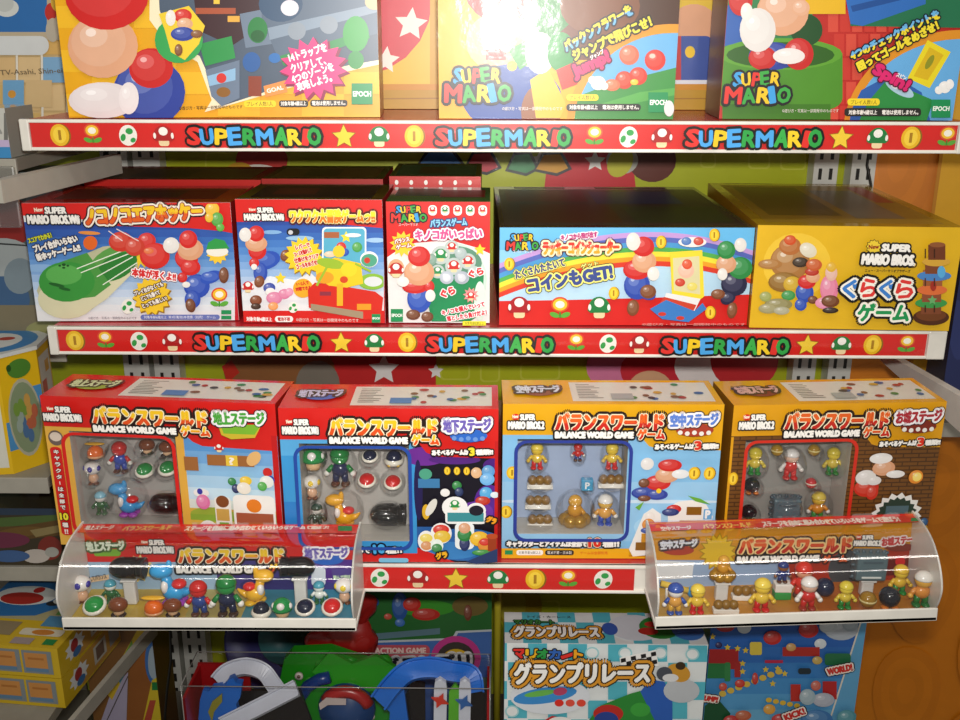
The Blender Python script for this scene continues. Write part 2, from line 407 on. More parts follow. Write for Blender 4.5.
# orange panel of the next bay with leaf pattern, turned a little towards the front
mb = MB(); rz_o = math.radians(-14); Wo, Ho = 0.50, 1.40
mb.box(0, Wo, 0, 0.02, 0, Ho, ink('d07a14'))
A = Art(mb, (0, 0, 0), (1, 0, 0), (0, 0, 1), Wo, Ho, lambda a, b: (a, b))
for i in range(6):
    for j in range(10):
        cx, cy = 0.03+i*0.105, 0.04+j*0.17+(0.085 if i % 2 else 0)
        for k, c in enumerate(('ca7512', 'd07a14', 'ca7612', 'd07a14')):
            f = 1-0.24*k; A.poly([(cx+0.046*f*math.sin(t), cy+0.082*f*math.cos(t)*(1-0.12*math.cos(t))) for t in [2*PI*q/22 for q in range(22)]], c)
A.rect(0.075, 0.62, 0.13, Ho, 'd8a018'); A.rect(0.075, 0.62, 0.079, Ho, 'b8780c')
o = mb.build('wall_right'); o.location = (0.482, YB-0.002, 0.35); o.rotation_euler = (0, 0, rz_o); struct(o)
mb = MB(); mb.box(-1.2, 1.2, -1.6, 1.0, -0.02, 0.0, mat('8c8880', 0.3)); struct(mb.build('floor'))

# slotted uprights
def upright(x, wd, label):
    mb = MB(); y0 = YB-0.026
    mb.box(x-wd/2, x+wd/2, y0, YB-0.001, 0.35, 1.75, mat('c9c8c0', 0.4))
    A = Art(mb, (x-wd/2, y0, 0.35), (1, 0, 0), (0, 0, 1), wd, 1.4, lambda a, b: (a, b))
    n = 0; z = 0.02
    ps = []
    while z < 1.36:
        for q in (0.28, 0.72): ps.append([(wd*q-0.0022, z), (wd*q+0.0022, z), (wd*q+0.0022, z+0.014), (wd*q-0.0022, z+0.014)])
        z += 0.025
    A.raw(ps, '24221f')
    o = mb.build('slotted_upright'); tag(o, label, 'upright', 'slotted steel uprights of the shelving')
upright(-0.481, 0.034, 'white slotted steel upright at the far left, behind the leftmost red boxes')
upright(-0.440, 0.034, 'white slotted steel upright at left, the inner one beside the lime board')
upright(0.415, 0.030, 'white slotted steel upright at right, the inner one beside the lime board')
upright(0.462, 0.030, 'white slotted steel upright at right, the outer one beside the orange wall')

# ------------------------------------------------------------------ display shelves with price rails
ICONX1 = dict(coin=[-.4132,-.0777,.3884], flower=[-.382,.0921,.4222], egg=[-.348,.1239], red=[-.3144,.1553], star=[-.1438,.3228], green=[-.1106,.3569], txt=[-.2922,-.0579,.176])
def shelf(name, label, zc, yf, x0, x1, icons, off, sc=1.0, yaw=0.0, gap=None):
    root = thing(name, label, 'shelf', (0, yf, zc), yaw, 'display shelves')
    top = 0.0145
    D = YB-0.03-yf
    mb = MB(); mb.box(x0+0.004, x1-0.004, 0.004, D, top-0.016, top-0.0004, mat('c02a30', 0.25) if True else WHITE); mb.build('shelf_board', root)
    mb = MB()
    mb.box(x0, x1, 0.0015, 0.004, -0.0145, top, WHITE); mb.rbox(x0, x1, -0.001, 0.004, top-0.0032, top, 0.0008, WHITE); mb.rbox(x0, x1, -0.001, 0.004, -0.0145, -0.0113, 0.0008, WHITE)
    rail = mb.build('price_rail', root)
    for (a, b) in ((x0, x0+0.009), (x1-0.018, x1)):
        q = MB(); q.rbox(a, b, -0.0022, 0.004, -0.0148, top+0.0003, 0.0012, mat('dcd8ce', 0.25)); q.build('end_cap', rail)
    s0, s1 = x0+0.0095, x1-0.019
    if gap: s1 = gap
    W, H = s1-s0, 0.0226
    mb = MB(); mb.box(s0, s1, 0.0, 0.0014, -0.0113, 0.0113, ink('d2211c'))
    A = Art(mb, (s0, 0, -0.0113), (1, 0, 0), (0, 0, 1), W, H, lambda u, v: (u+off-s0, 0.0113-v), eps=3e-5)
    r = 0.0102*sc
    for k, xs in icons.items():
        for x in xs:
            if k == 'coin': A.coin(x, 0, r*0.88, r)
            elif k == 'flower': A.flower(x, -r*0.42, r*0.75)
            elif k == 'egg': A.egg(x, 0, r*0.95)
            elif k == 'red': A.mushroom(x, 0.0004, r, 'a81c1c')
            elif k == 'green': A.mushroom(x, 0.0004, r, '1f7a3c')
            elif k == 'star': A.star(x, 0.0006, r*1.2, '8a6a10'); A.star(x, 0.0006, r*1.06, 'ecc838')
            elif k == 'txt':
                A.letters('SUPERMARIO', ['d83028','48a0e0','e8c020','48a0e0','2c9c44','48a0e0','38a848','ecc828','d83028','2c9c44'], x, 0.0078, x+0.1277, 0.0078, 0.0142, '15120f', bold=0.07, jit=0.06)
    mb.build('printed_strip', rail)
    # bowed clear cover over the print
    mb = MB(); n = 7; vs = []
    for i in range(n+1):
        t = -1+2*i/n; z = 0.0113*t; y = -0.0004-0.0016*(1-t*t)
        vs += [(s0, y, z), (s1, y, z)]
    mb.add(vs, [(2*i, 2*i+1, 2*i+3, 2*i+2) for i in range(n)], clear('rail_cover_plastic', 0.10, 0.025, 0.3), True); mb.build('clear_cover', rail)
    for sx in (x0+0.02, x1-0.02):
        q = MB(); q.prism([(sx-0.002, D, -0.03), (sx-0.002, D, top-0.018), (sx-0.002, 0.02, top-0.018), (sx-0.002, 0.02, -0.004)], (0.004, 0, 0), mat('cfcbc0', 0.4)); q.build('shelf_bracket', root)
    return root
shelf('display_shelf', 'topmost shelf, red board with printed rail under the three tall boxes', 1.300, 0.0, -0.45, 0.45, ICONX1, 0.0)
shelf('display_shelf', 'middle shelf, red board with printed rail under the five wide boxes', 1.097, 0.0, -0.45, 0.45, ICONX1, -0.0108)
def x3(px): return at(px, 578, Y=-0.135).x
shelf('display_shelf', 'third shelf, red board with lettering-free rail, partly hidden by two clear trays', 0.909, -0.137, -0.405, 0.400,
      dict(egg=[x3(380), x3(603)], red=[x3(418)], star=[x3(456)], green=[x3(498)], coin=[x3(535)], flower=[x3(568)]), 0.0, 1.0, gap=x3(634))
mb = MB(); rb = thing('display_shelf', 'lowest white shelf carrying the large racing game boxes', 'shelf', (0, 0, 0), 0, 'display shelves')
mb.box(-0.75, 0.45, -0.19, 0.30, Z4-0.015, Z4, mat('6c675c', 0.4)); mb.build('shelf_board', rb)
mb = MB(); mb.rbox(-0.75, 0.45, -0.196, -0.19, Z4-0.028, Z4+0.001, 0.001, WHITE); mb.build('price_rail', rb)

# white shelf arm of the next bay, right
def plate(name, pts, d, label, cat, m=WHITE):
    mb = MB(); mb.prism(pts, d, m); o = mb.build(name); tag(o, label, cat); return o
plate('shelf_side_plate', [at(880,350,X=.456), at(975,405,X=.456), at(975,446,X=.456), at(880,360,X=.456)], (0.010,0,0), 'white steel shelf side plate slanting forward at right, below the middle rail', 'side plate')
# ------------------------------------------------------------------ top shelf
Z1 = 1.3147
G1 = 'tall game boxes on the top shelf'
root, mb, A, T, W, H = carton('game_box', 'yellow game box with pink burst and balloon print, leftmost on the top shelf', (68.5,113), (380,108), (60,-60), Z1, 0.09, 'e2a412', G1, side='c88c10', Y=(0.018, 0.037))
for i in range(8):
    for j in range(8):
        if (i+j) % 2: A.rect(50+i*42, -60+j*22, 92+i*42, -38+j*22, 'eab420')
# dark maze picture
A.poly([(150,-70),(390,-70),(390,62),(345,72),(205,112),(212,100),(198,62),(168,44),(150,20)], 'f0e4c0')
A.poly([(156,-70),(390,-70),(390,58),(345,66),(222,106),(216,92),(200,56),(170,38),(160,10)], '4c5a6c')
A.poly([(190,-40),(290,-40),(280,14),(232,46),(198,30)], '3a1c22'); A.rect(196, 8, 236, 14, 'a85030'); A.rect(214, -6, 220, 4, 'e8c040')
A.rect(228, 16, 240, 22, 'e0a840'); A.poly([(240,14),(270,8),(272,44),(246,48)], '6c7c90')
A.poly([(262,-30),(390,-40),(390,30),(280,62),(262,20)], '58687c'); A.poly([(268,28),(376,4),(378,12),(270,40)], '8494a6')
A.ell(281, 4, 22, 18, '34506e'); A.ell(290, 8, 9, 8, 'dcd8e0'); A.ell(297, 31, 9, 9, '8a94a0'); A.ell(329, 25, 9, 9, '8a94a0')
A.ell(258, 30, 10, 13, '1f7a3a'); A.ell(258, 36, 7, 6, '155c2a'); A.ell(252, 62, 9, 10, '2a5c9c'); A.ell(275, 58, 6, 5, '2a6cb0')
A.poly([(280,56),(368,30),(370,38),(284,66)], '2f8a4c'); A.ell(356, 34, 13, 18, '3a9a48'); A.ell(356, 60, 8, 9, '2f8a44'); A.ell(375, 2, 10, 8, 'c8b088')
A.poly([(206,70),(240,60),(240,98),(222,106),(212,96)], '6a7a90'); A.poly([(200,44),(232,36),(236,58),(206,66)], '2b9048'); A.poly([(208,76),(236,68),(236,80),(210,86)], '8cb4d4')
A.ell(222, 78, 5, 5, 'd03028'); A.ell(224, 92, 7, 5, '8a5c20'); A.rect(249, 76, 262, 96, '8a3a24'); A.poly([(264,86),(286,80),(288,92),(266,97)], 'e89048'); A.text('GOAL', 268, 93, 284, 89, 4, 'f4ece0', bold=0.06)
# balloons in place of the large portrait
A.blobs((150,92,36,34,'2c3f96'), (152,68,22,20,'c4201c'), (104,46,35,32,'d9a07c'), (108,-6,42,36,'c81e1c'), (94,-14,8,6,'e89088'), (104,100,34,18,'ddd2d2'), (130,98,10,16,'e6dcdc'))
# small badge
A.ell(180, 40, 24, 23, '36a050'); A.poly([(160,14),(190,6),(206,26),(200,44),(186,60),(172,52),(166,30)], 'e8c830')
A.blobs((184,16,9,7,'c8241c'), (186,24,8,6,'d8a47c'), (184,34,12,7,'2c3f96'), (172,18,5,8,'e4dcd4'), (198,34,6,4,'7a4a28'), (180,50,4,6,'7a4a28'))
# burst with four lines
A.burst(316, 70, 35, 26, 15, '8a1848', sy=0.92); A.burst(314, 68, 34, 25, 15, 'e0347c', sy=0.92)
for i, (s, a, b) in enumerate([('14トラップを', (291,62), (328,51)), ('クリアして、', (293,73), (327,64)), ('4つのゾーンを', (294,83), (335,70)), ('攻略しよう。', (299,91), (333,81))]):
    A.text(s, a[0], a[1], b[0], b[1], 8.6, 'f8f2ee', bold=0.05)
A.epoch(352, 83, 373, 104)
A.rrect(245, 100, 277, 107, 3, 'f0d028'); A.text('プレイ人数1人', 248, 106, 274, 105.5, 4.6, '4a3a10')
A.rrect(280, 100, 309, 106.6, 2.5, '2a2620'); A.rrect(311, 99.5, 348, 106, 2.5, '2a2620'); A.text('対象年齢4歳以上', 282, 105.4, 307, 105, 4.4, 'f0ece4', bold=0.03); A.text('電池は使用しません。', 313, 105, 346, 104.6, 4.4, 'f0ece4', bold=0.03)
A.text('©遊び方・写真は一部開発中のものです', 181, 109.5, 244, 108, 3.6, '3a2c14')
mb.build('printed_carton', root)

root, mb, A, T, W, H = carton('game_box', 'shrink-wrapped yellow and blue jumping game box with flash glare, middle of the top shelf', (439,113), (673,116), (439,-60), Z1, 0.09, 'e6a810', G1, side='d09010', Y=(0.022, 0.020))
A.rect(520, -70, 680, 60, '6c3418'); A.poly([(505,-70),(600,-70),(585,10),(540,50),(505,60)], '2f7c3c'); A.poly([(600,-70),(690,-70),(690,28),(640,30),(600,42)], '4a2812'); A.ell(600, 6, 40, 30, '7a4420')
A.ell(502, -20, 40, 44, 'c81e1c'); A.ell(500, 42, 34, 30, 'd8a07c')
A.rect(486, 49, 506, 60, 'c8302c'); A.ell(512, 98, 50, 34, '2c4c98'); A.ell(541, 112, 20, 28, '8a5028'); A.poly([(530,80),(548,68),(566,104),(560,118),(536,118)], 'e8b428')
A.poly([(508,50),(526,40),(536,58),(520,70)], '3c9044'); A.ell(540, 53, 15, 21, 'd8d4d0'); A.ell(534, 44, 6, 9, 'e6e2de'); A.ell(546, 46, 6, 10, 'e6e2de'); A.ell(512, 66, 5, 5, 'ecc428')
A.ell(561, 52, 14, 20, '2c8a40'); A.poly([(556,70),(574,62),(578,84),(562,90)], 'cc3020')
for i, c in enumerate(('e0961c',)): A.ring(672, 132, 106, 108, 98, 99, 180, 275, c, 28)
A.poly([(672+98*math.cos(math.radians(t)), 132+99*math.sin(math.radians(t))) for t in range(180, 271, 6)]+[(690,33),(690,132)], '6cb0e0')
A.poly([(574,120),(578,96),(610,84),(690,64),(690,120)], '3c9040'); A.poly([(574,112),(640,92),(690,86),(690,92),(600,110)], '57a84c')
A.blobs((655,60,10.5,10.5,'d83020'), (629,55,10,10,'d86848'), (638,76,9,9,'d43420'), (624,80,9,9,'cc3c24'), (612,85,8,6,'d87048'), (634,82,4,3,'ecc030'))
A.blobs((652,56,3,2.4,'f4c8b8'))
A.ell(598, 83, 7.5, 7, 'eeeae4'); A.ell(592, 80, 4, 4, 'eeeae4'); A.ell(604, 86, 4, 4, 'eeeae4')
A.text('パックンフラワーを', 567, 52, 633, 14, 11, 'ecd428', [('101828', 0.14)], bold=0.07, col2='68b0e0'); A.text('ジャンプで飛びこせ！', 575, 61, 652, 26, 11, 'ecd830', [('141210', 0.14)], bold=0.07)
A.text('Jump!', 576, 80, 611, 64, 15, 'd8246c', [('5c1030', 0.1)], bold=0.09); A.text('ジャンプ', 591, 60, 604, 53, 4.5, 'f0ecec', bold=0.06)
A.smlogo(444, 68, 511, 102)
A.rrect(566, 94, 598, 100.5, 3, 'ecd028'); A.text('プレイ人数1人', 569, 99.4, 595, 99.4, 4.4, '4a3a10')
A.rrect(566, 103.5, 640, 110.5, 3, '262420'); A.text('対象年齢4歳以上', 569, 109, 597, 109, 4.4, 'f0ece4', bold=0.03); A.text('電池は使用しません。', 602, 109, 638, 109, 4.4, 'f0ece4', bold=0.03)
A.text('©遊び方・写真は一部開発中のものです', 502, 110, 562, 110, 3.6, 'f0e8e0')
A.epoch(647.5, 92, 667, 112); A.ell(668, 108, 5, 8, 'e0d8d8')
mb.build('printed_carton', root)
mb = MB(); n = 30; vs = []
for i in range(n+1):
    x = -W/2-0.001+(W+0.002)*i/n; yy = -0.0060+0.00012*math.sin(i*1.9)+0.00008*math.sin(i*0.7)
    vs += [(x, yy, 0.0005), (x, yy, H)]
mb.add(vs, [(2*i, 2*i+2, 2*i+3, 2*i+1) for i in range(n)], FILM, True); mb.build('shrink_wrap', root)

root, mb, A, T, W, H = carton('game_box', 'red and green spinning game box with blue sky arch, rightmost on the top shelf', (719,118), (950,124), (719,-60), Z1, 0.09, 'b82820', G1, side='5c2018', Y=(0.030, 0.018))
for i in range(6):
    for j in range(5):
        A.rect(828+i*12+(j % 2)*6, 10+j*24, 838+i*12+(j % 2)*6, 32+j*24, 'c4362a' if (i+j) % 2 else 'd04a38')
A.rect(700, -80, 812, 60, '2f7c48'); A.ell(735, 30, 24, 26, '2c5ca8'); A.rect(800, -70, 845, 14, 'e0b020'); A.poly([(840,-80),(970,-80),(970,28),(850,26)], '1f6c48'); A.poly([(838,-40),(925,-40),(925,4),(862,26),(850,24)], '2c68b4'); A.poly([(850,6),(925,-12),(925,-6),(852,12)], '1c4c90')
A.rrect(716, 44, 842, 110, 20, '4c8a24', ry=12); A.ell(780, 54, 62, 16, '5c9a2c'); A.ell(780, 55, 54, 13, '2c5c18'); A.ell(806, 30, 16, 16, '1c4a20'); A.rect(722, 104, 830, 120, '3c741c')
A.blobs((772,56,24,14,'2c3f96'), (798,54,15,16,'c0201c'), (762,58,14,12,'c0201c'), (782,12,26,24,'d8a07c'), (800,8,9,8,'dca886'), (740,0,12,16,'c0201c'), (757,30,18,22,'dcd6d2'), (746,12,6,9,'e4ded8'), (788,56,16,8,'e4dcd8'))
A.ring(960, 134, 118, 104, 110, 95, 170, 275, 'd88c20', 28)
A.poly([(960+110*math.cos(math.radians(t)), 134+95*math.sin(math.radians(t))) for t in range(172, 271, 6)]+[(990,39),(990,140),(850,140)], '64a8dc')
A.poly([(860,90),(890,74),(920,92),(930,124),(848,124),(850,110)], '2c5ca8'); A.poly([(868,100),(885,80),(932,100),(924,124),(856,124)], '2c8840'); A.ell(898, 88, 16, 6, 'a8c8d8', 30)
A.poly([(906,78),(926,40),(949,52),(928,88)], 'e4d020'); A.poly([(912,76),(928,47),(942,55),(926,80)], 'd4b018'); A.ell(928, 62, 3, 8, '8a8c20', 30); A.ell(896, 84, 7, 5, 'e8e8ec'); A.blobs((943,87,6,6,'eeeae6'), (937,90,4,4,'eeeae6'), (948,84,4,5,'eeeae6'))
A.text('4つのチェックポイントを', 851, 60, 938, 18, 9.5, '68b0e0', [('101828', 0.14)], bold=0.08, col2='ecd428'); A.text('回ってゴールをめざせ！', 858, 71, 937, 29, 9.5, 'ecd830', [('141210', 0.14)], bold=0.08)
A.text('Spin!', 869, 75, 902, 93, 13, 'd8246c', [('5c1030', 0.1)], bold=0.1); A.text('スピン', 894, 76, 903, 80, 4, 'f0ecec', bold=0.06)
A.smlogo(722, 72, 788, 103)
A.rrect(845, 98, 877, 105, 3, 'ecd028'); A.text('プレイ人数1人', 848, 104, 874, 104, 4.6, '4a3a10')
A.rrect(842, 107.5, 918, 115.5, 3, '262420'); A.text('対象年齢4歳以上', 846, 114, 874, 114, 4.6, 'f0ece4', bold=0.03); A.text('電池は使用しません。', 879, 114, 915, 114, 4.6, 'f0ece4', bold=0.03)
A.text('©遊び方・写真は一部開発中のものです', 780, 112, 836, 112, 3.6, 'e4e0d4')
A.epoch(928, 99, 947, 117)
mb.build('printed_carton', root)

# boxes of the row behind
G1b = 'yellow boxes standing behind on the top shelf'
def back_box(x0, x1, art, label):
    root, mb, A, T, W, H = carton('game_box', label, (x0,110), (x1,110), (x0,-60), Z1, 0.07, 'dcb838', G1b, Y=0.16, yaw=0)
    art(A); A.rect(x0-20, 84, x1+20, 90, 'c88820'); A.rect(x0-20, 90, x1+20, 125, 'b88c20'); A.line(x0-10, 99, x1+10, 98, 1.2, '9c6c18')
    mb.build('printed_carton', root)
def art1(A):
    A.ell(356, 0, 76, 76, 'cc3444'); A.star(411, 24, 17, 'e8e4da', rot=0.1); A.star(386, 60, 14, 'e8e4da', rot=0.1); A.rect(430, -70, 450, 84, 'c8981c')
def art2(A):
    A.ell(694, 30, 26, 26, 'd8a07c'); A.rect(660, -70, 740, 0, 'c8302c'); A.rrect(676, 36, 712, 90, 6, '2f4a98'); A.rect(674, 36, 681, 84, 'c0302c'); A.ell(690, 52, 5, 6, 'ecc428'); A.rect(674, 80, 714, 84, 'dcdce4'); A.rect(713, -70, 745, 84, 'd09018')
back_box(368, 452, art1, 'yellow box with red disc and white stars, seen between two front boxes')
back_box(660, 745, art2, 'yellow box with blue and peach print, in the narrow gap left of the spinning game')
# ------------------------------------------------------------------ middle shelf
Z2 = 1.1122
G2 = 'wide game boxes along the middle shelf'
def sky(A, x0, x1, y0, y1, cols):
    n = len(cols)
    for i, c in enumerate(cols): A.rect(x0, y0+(y1-y0)*i/n, x1, y0+(y1-y0)*(i+1)/n+0.3, c)
SKY = ['2c4c9c','3058a8','3868b4','4478c0','5488ca','6898d2','80a8da','98b8e0','b0c8e6','c4d4ea','d4dee8','e0e4e8']
def tops(T, *rs):
    for r in rs: T.rect(*r)

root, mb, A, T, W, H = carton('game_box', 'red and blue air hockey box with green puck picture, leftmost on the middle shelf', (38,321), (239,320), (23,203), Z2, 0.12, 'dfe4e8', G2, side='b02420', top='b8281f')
sky(A, 0, 260, 222, 312, SKY); A.rect(0, 311, 260, 330, 'e4e4e6')
A.poly([(0,190),(260,190),(260,238),(222,231),(190,228),(120,226),(80,219),(0,214)], 'd2211c'); A.rect(235, 190, 250, 330, 'c01c28')
A.ell(40, 268, 20, 4, '88b0dc'); A.ell(180, 245, 24, 3, '7098d0'); A.ell(60, 300, 20, 4, 'c8d8ea')
A.newlogo(29, 206.5, 80, 224)
A.text('ノコノコエアホッケー', 88, 225, 203, 219, 16, 'ecc024', [('1c1418', 0.24), ('f0e8d8', 0.15), ('8c1c18', 0.05)], bold=0.08, col2='dc5c20')
A.text('スコアでわかる！', 30, 243, 53, 237, 5, 'd8dc38', [('2a3c20', 0.1)], bold=0.05)
A.text('プレイ台がいらない', 36, 252, 79, 241, 7, 'f0ece4', [('1c2448', 0.14)], bold=0.07); A.text('新ホッケーゲーム!!', 39, 260.5, 82, 250, 7, 'f0ece4', [('1c2448', 0.14)], bold=0.07)
# puck picture
A.burst(140, 254, 15, 9, 12, 'f0c828')
A.poly([(38,290),(46,270),(104,246),(122,244),(136,252),(139,266),(110,296),(88,312),(66,317),(46,310)], 'b8b894'); A.ell(68, 298, 29, 20, 'd4d0ac'); A.poly([(40,292),(96,286),(134,264),(136,270),(108,298),(84,314),(60,316),(42,306)], 'd4d0ac')
A.ell(114, 262, 26, 15, '5a9a48', -28); A.ell(118, 266, 22, 12, '2c7c30', -28)
A.poly([(44,276),(60,262),(88,252),(112,284),(96,296),(60,300)], '4a9440')
A.ell(68, 281, 28, 20, '38913a'); A.ell(65, 274, 18, 10, '58aa50'); A.blobs((65,264,2,1.4,'1c4c20'),(61,265,1.4,1,'1c4c20'),(69,265,1.4,1,'1c4c20'),(65,267,1.6,1,'1c4c20'))
for (a, b, c, d) in [(78,268,124,250),(82,272,130,253),(98,276,134,256),(104,284,138,262)]: A.line(a, b, c, d, 1.0, 'e8f0dc')
A.ell(58, 284, 8, 1.6, '1f5c24', 12); A.ell(66, 288, 6, 1.4, '1f5c24', 12)
A.blobs((122,241,12,10,'c83424'),(148,240,9,8,'d0302c'),(156,255,15,13,'d02a24'),(136,246,10,9,'c83c2c'),(150,250,5,3,'e07040')); A.line(110,230,124,240,0.9,'e8d8d8'); A.line(118,228,140,240,0.9,'e8d8d8')
A.ell(92, 242, 7, 7, 'dc6424'); A.ell(91, 232, 11, 1.8, 'dc8c40', 3)
# ball stack in place of the running figure
A.blobs((198,285,13,12,'2c4cb0'),(212,276,11,6,'2c50b4',-20),(225,274,5,8,'6c3c24'),(194,298,8,9,'2c4cb0'),(192,304,5,7,'6c3c24',-15),(188,258,12,10,'cc2420',30),(192,266,10,8,'cc2420'),(184,276,5,5,'cc2420'),(192,248,13,11,'d49a74'),(190,238,9,9,'cc2420'),(173,244,8,8,'e0dcd6'),(188,283,4,3,'e8e4dc'))
A.burst(219, 252, 11, 8, 11, 'ecc434'); A.ell(219, 250, 11, 5, 'e8e4d8'); A.poly([(208,248),(210,241),(217,237),(226,239),(231,247)], '2c9444')
A.blobs((214,208,7,7,'e4b430'),(219,218,6,7,'50a040'),(222,226,4,4,'58a83c'),(211,216,4,5,'e4b430'))
A.burst(155, 295, 20, 16, 15, '9c7010'); A.burst(154, 294, 19.5, 15.5, 15, 'eec42c')
for s, a, b in [('プレイ台がなくても',(138,294),(166,284)),('どこでも遊べて',(145,299),(163,292)),('とっても楽しい!',(146,306),(170,298))]: A.text(s, a[0], a[1], b[0], b[1], 4.6, 'f4ece0', [('4a2010', 0.16)], bold=0.05)
A.text('本体が浮くよ!!', 135, 274, 178, 279, 8, 'd42c2c', [('7c1828', 0.18), ('f4eeee', 0.13)], bold=0.06)
A.egg(131, 304, 7.5); A.flower(221.5, 292, 8)
A.rrect(143.5, 312, 222, 317, 2.5, '6470b0'); A.text('対象年齢6歳以上  単3形電池2本使用（別売）  ゲーム', 147, 316, 218, 316, 3, 'e8e8f0'); A.text('©遊び方・写真は一部開発中のものです', 92, 316.5, 140, 316.5, 2.6, '7a7c88')
A.rect(223.5, 307.5, 233.5, 311.5, '1c8a50'); A.rect(223.5, 313, 233.5, 316.5, '1c8a50')
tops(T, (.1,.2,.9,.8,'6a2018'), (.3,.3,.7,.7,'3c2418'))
mb.build('printed_carton', root)

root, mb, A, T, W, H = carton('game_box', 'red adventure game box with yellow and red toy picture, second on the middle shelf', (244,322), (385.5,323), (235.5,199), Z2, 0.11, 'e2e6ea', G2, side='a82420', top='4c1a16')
sky(A, 230, 392, 218, 306, SKY); A.poly([(238,300),(250,282),(270,276),(296,280),(310,272),(340,300)], 'e8ecf0'); A.rect(230, 305, 392, 311, 'e4e6e8')
A.poly([(230,190),(395,190),(395,229),(360,226),(320,222),(270,221),(230,222)], 'd2211c'); A.rect(230, 310.5, 395, 330, 'd2211c'); A.rect(384, 190, 392, 330, 'c01c28')
A.ell(300, 238, 14, 2.4, '98c0e0'); A.ell(272, 232, 10, 2, '80acd8'); A.ell(376, 240, 10, 2.4, 'a0c4e4')
A.newlogo(245, 207, 284, 220.5)
A.text('ワクワク大冒険ゲームっ!!', 291, 222.5, 375, 222.5, 13, 'f0e030', [('4c100c', 0.2), ('f4e8a0', 0.05)], bold=0.06, col2='e07820')
A.rrect(287, 228, 300, 235, 3.4, '1c1a1c'); A.ell(291, 232, 2.4, 2.2, 'c8c8cc')
A.blobs((266,260,15,9,'2c50b0',-15),(261,272,7,10,'2c4cac'),(286,255,5,6,'7a4426',20),(260,281,5,6,'7a4426',20),(258,250,9,9,'cc2420'),(257,243,11,8,'d49a74'),(257,233,8,8,'cc2420'),(246,234,6,7,'e0dcd6'),(255,262,5,5,'cc2420'),(255,266,3,3,'e8e4dc'))
A.burst(305, 256, 20, 15.5, 16, 'a07810'); A.burst(304.5, 255, 19.5, 15, 16, 'f0cc28')
for s, a, b in [('レバーで', (297,249), (311,246)), ('コースを動かして',(296,256),(313,251)), ('仕掛けをクリア',(296,262),(320,257)), ('ゴールをめざせ!',(298,268),(319,263))]: A.text(s, a[0], a[1], b[0], b[1], 4.6, 'c82020', [('f4ecd8', 0.1)], bold=0.06)
A.ell(304, 287, 10, 9.5, 'f0a824'); 
for s, a, b in [('1～2人で',(298,285),(310,283)),('対戦できる',(297,290),(312,288))]: A.text(s, a[0], a[1], b[0], b[1], 3.6, 'c82020', bold=0.06)
# toy picture
A.rrect(323, 226, 367, 262, 4, 'eef0f0'); A.rrect(324.5, 227.5, 365.5, 262, 3.5, '58acc8'); A.rect(325, 231, 340, 237, 'a8603c'); A.star(347, 236, 6, 'ecd838'); A.blobs((342,246,5,5,'cc2c28'),(345,251,5,4,'2c50b0'),(358,246,5,5,'4c9c48'),(331,253,6,3,'e8c8a8'),(354,234,8,2,'e8e8e4')); A.ell(370, 258, 9, 8, 'f0f0ec'); A.ell(370, 259, 8, 6.5, '50a080'); A.ell(368, 259, 3, 3, 'c83c28')
A.poly([(309,288),(316,281),(340,284),(376,290),(384,296),(382,316),(366,318),(310,306)], 'd22a1c'); A.poly([(312,302),(364,310),(364,317),(312,308)], 'a08c70'); A.rect(321, 290, 332, 294, '8c3040')
A.ell(373, 280, 14, 8, '88b83c'); A.ell(374, 280, 9, 5, 'd8dcdc')
A.poly([(316,264),(336,256),(362,262),(364,282),(348,286),(330,284),(318,276)], 'eec624'); A.ell(332, 262, 14, 5, '98b830', 10); A.ell(350, 268, 8, 7, 'f4d028'); A.ell(326, 276, 9, 6, 'e89c24'); A.ell(345, 278, 4, 3.4, 'd04820'); A.ell(340, 250, 6, 6, 'e8c830'); A.rect(338, 282, 344, 304, 'f0b024'); A.line(318,284,330,262,2.4,'98b830'); A.line(356,262,372,270,2.2,'98b830'); A.rect(358, 302, 372, 308, 'ec9824')
A.blobs((271,286,6,5,'3848a0'),(272,290,5,4,'e8e4e0'),(276,296,8,6,'d87ca0'),(286,292,6,5,'d87ca0'),(291,290,4,4,'e090b0'),(275,304,5,4,'e89858'))
A.mushroom(250, 285, 6, 'c82824'); A.blobs((258,298,6,5,'7a3c20'),(258,304,5,3,'3a2418')); A.egg(295, 305, 5.5); A.star(282.5, 276, 6, 'ecd030')
A.text('対象年齢4歳以上', 249, 318.5, 274, 319, 4.2, 'f4e8e4', bold=0.04); A.rrect(277, 313.5, 295, 319.5, 3, 'f0e8e4'); A.text('電池不要', 280, 318.4, 292, 318.4, 3.6, 'c03028', bold=0.04); A.text('©遊び方・写真は一部開発中のものです', 298, 318.8, 360, 319.6, 3.4, 'f0d8d0')
A.epoch(373, 311.5, 381.5, 320)
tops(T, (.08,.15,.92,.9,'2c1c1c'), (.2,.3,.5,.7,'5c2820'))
mb.build('printed_carton', root)

root, mb, A, T, W, H = carton('game_box', 'narrow red and white balance game box with pile of mushrooms, third on the middle shelf', (389,322.5), (489.5,323), (386,201.5), Z2, 0.10, 'eae8e6', G2, side='b02420', top='2c6c40')
A.poly([(380,195),(495,195),(495,256),(478,248),(450,240),(415,243),(395,252),(380,262)], 'd2211c')
A.smlogo(391, 206, 427, 221.5); A.text('スーパーマリオ', 399, 225.6, 418, 225.6, 3, 'f0e8e4')
for i, c in enumerate(('c02420','1f8040','c02420','1f8040','c02420')): A.rrect(428.5+i*12.5, 204.8, 437+i*12.5, 215, 3.5, 'f0ece8'); A.mushroom(432.6+i*12.5, 209.4, 3.6, c)
A.text('バランスゲーム', 431, 226.5, 467, 224.5, 7.5, '88c8ec', [('1c3c70', 0.14)], bold=0.06)
A.text('キノコがいっぱい', 416, 238.8, 482, 237, 9.5, 'e8508c', [('8c1c50', 0.22), ('f6eef0', 0.15)], bold=0.07)
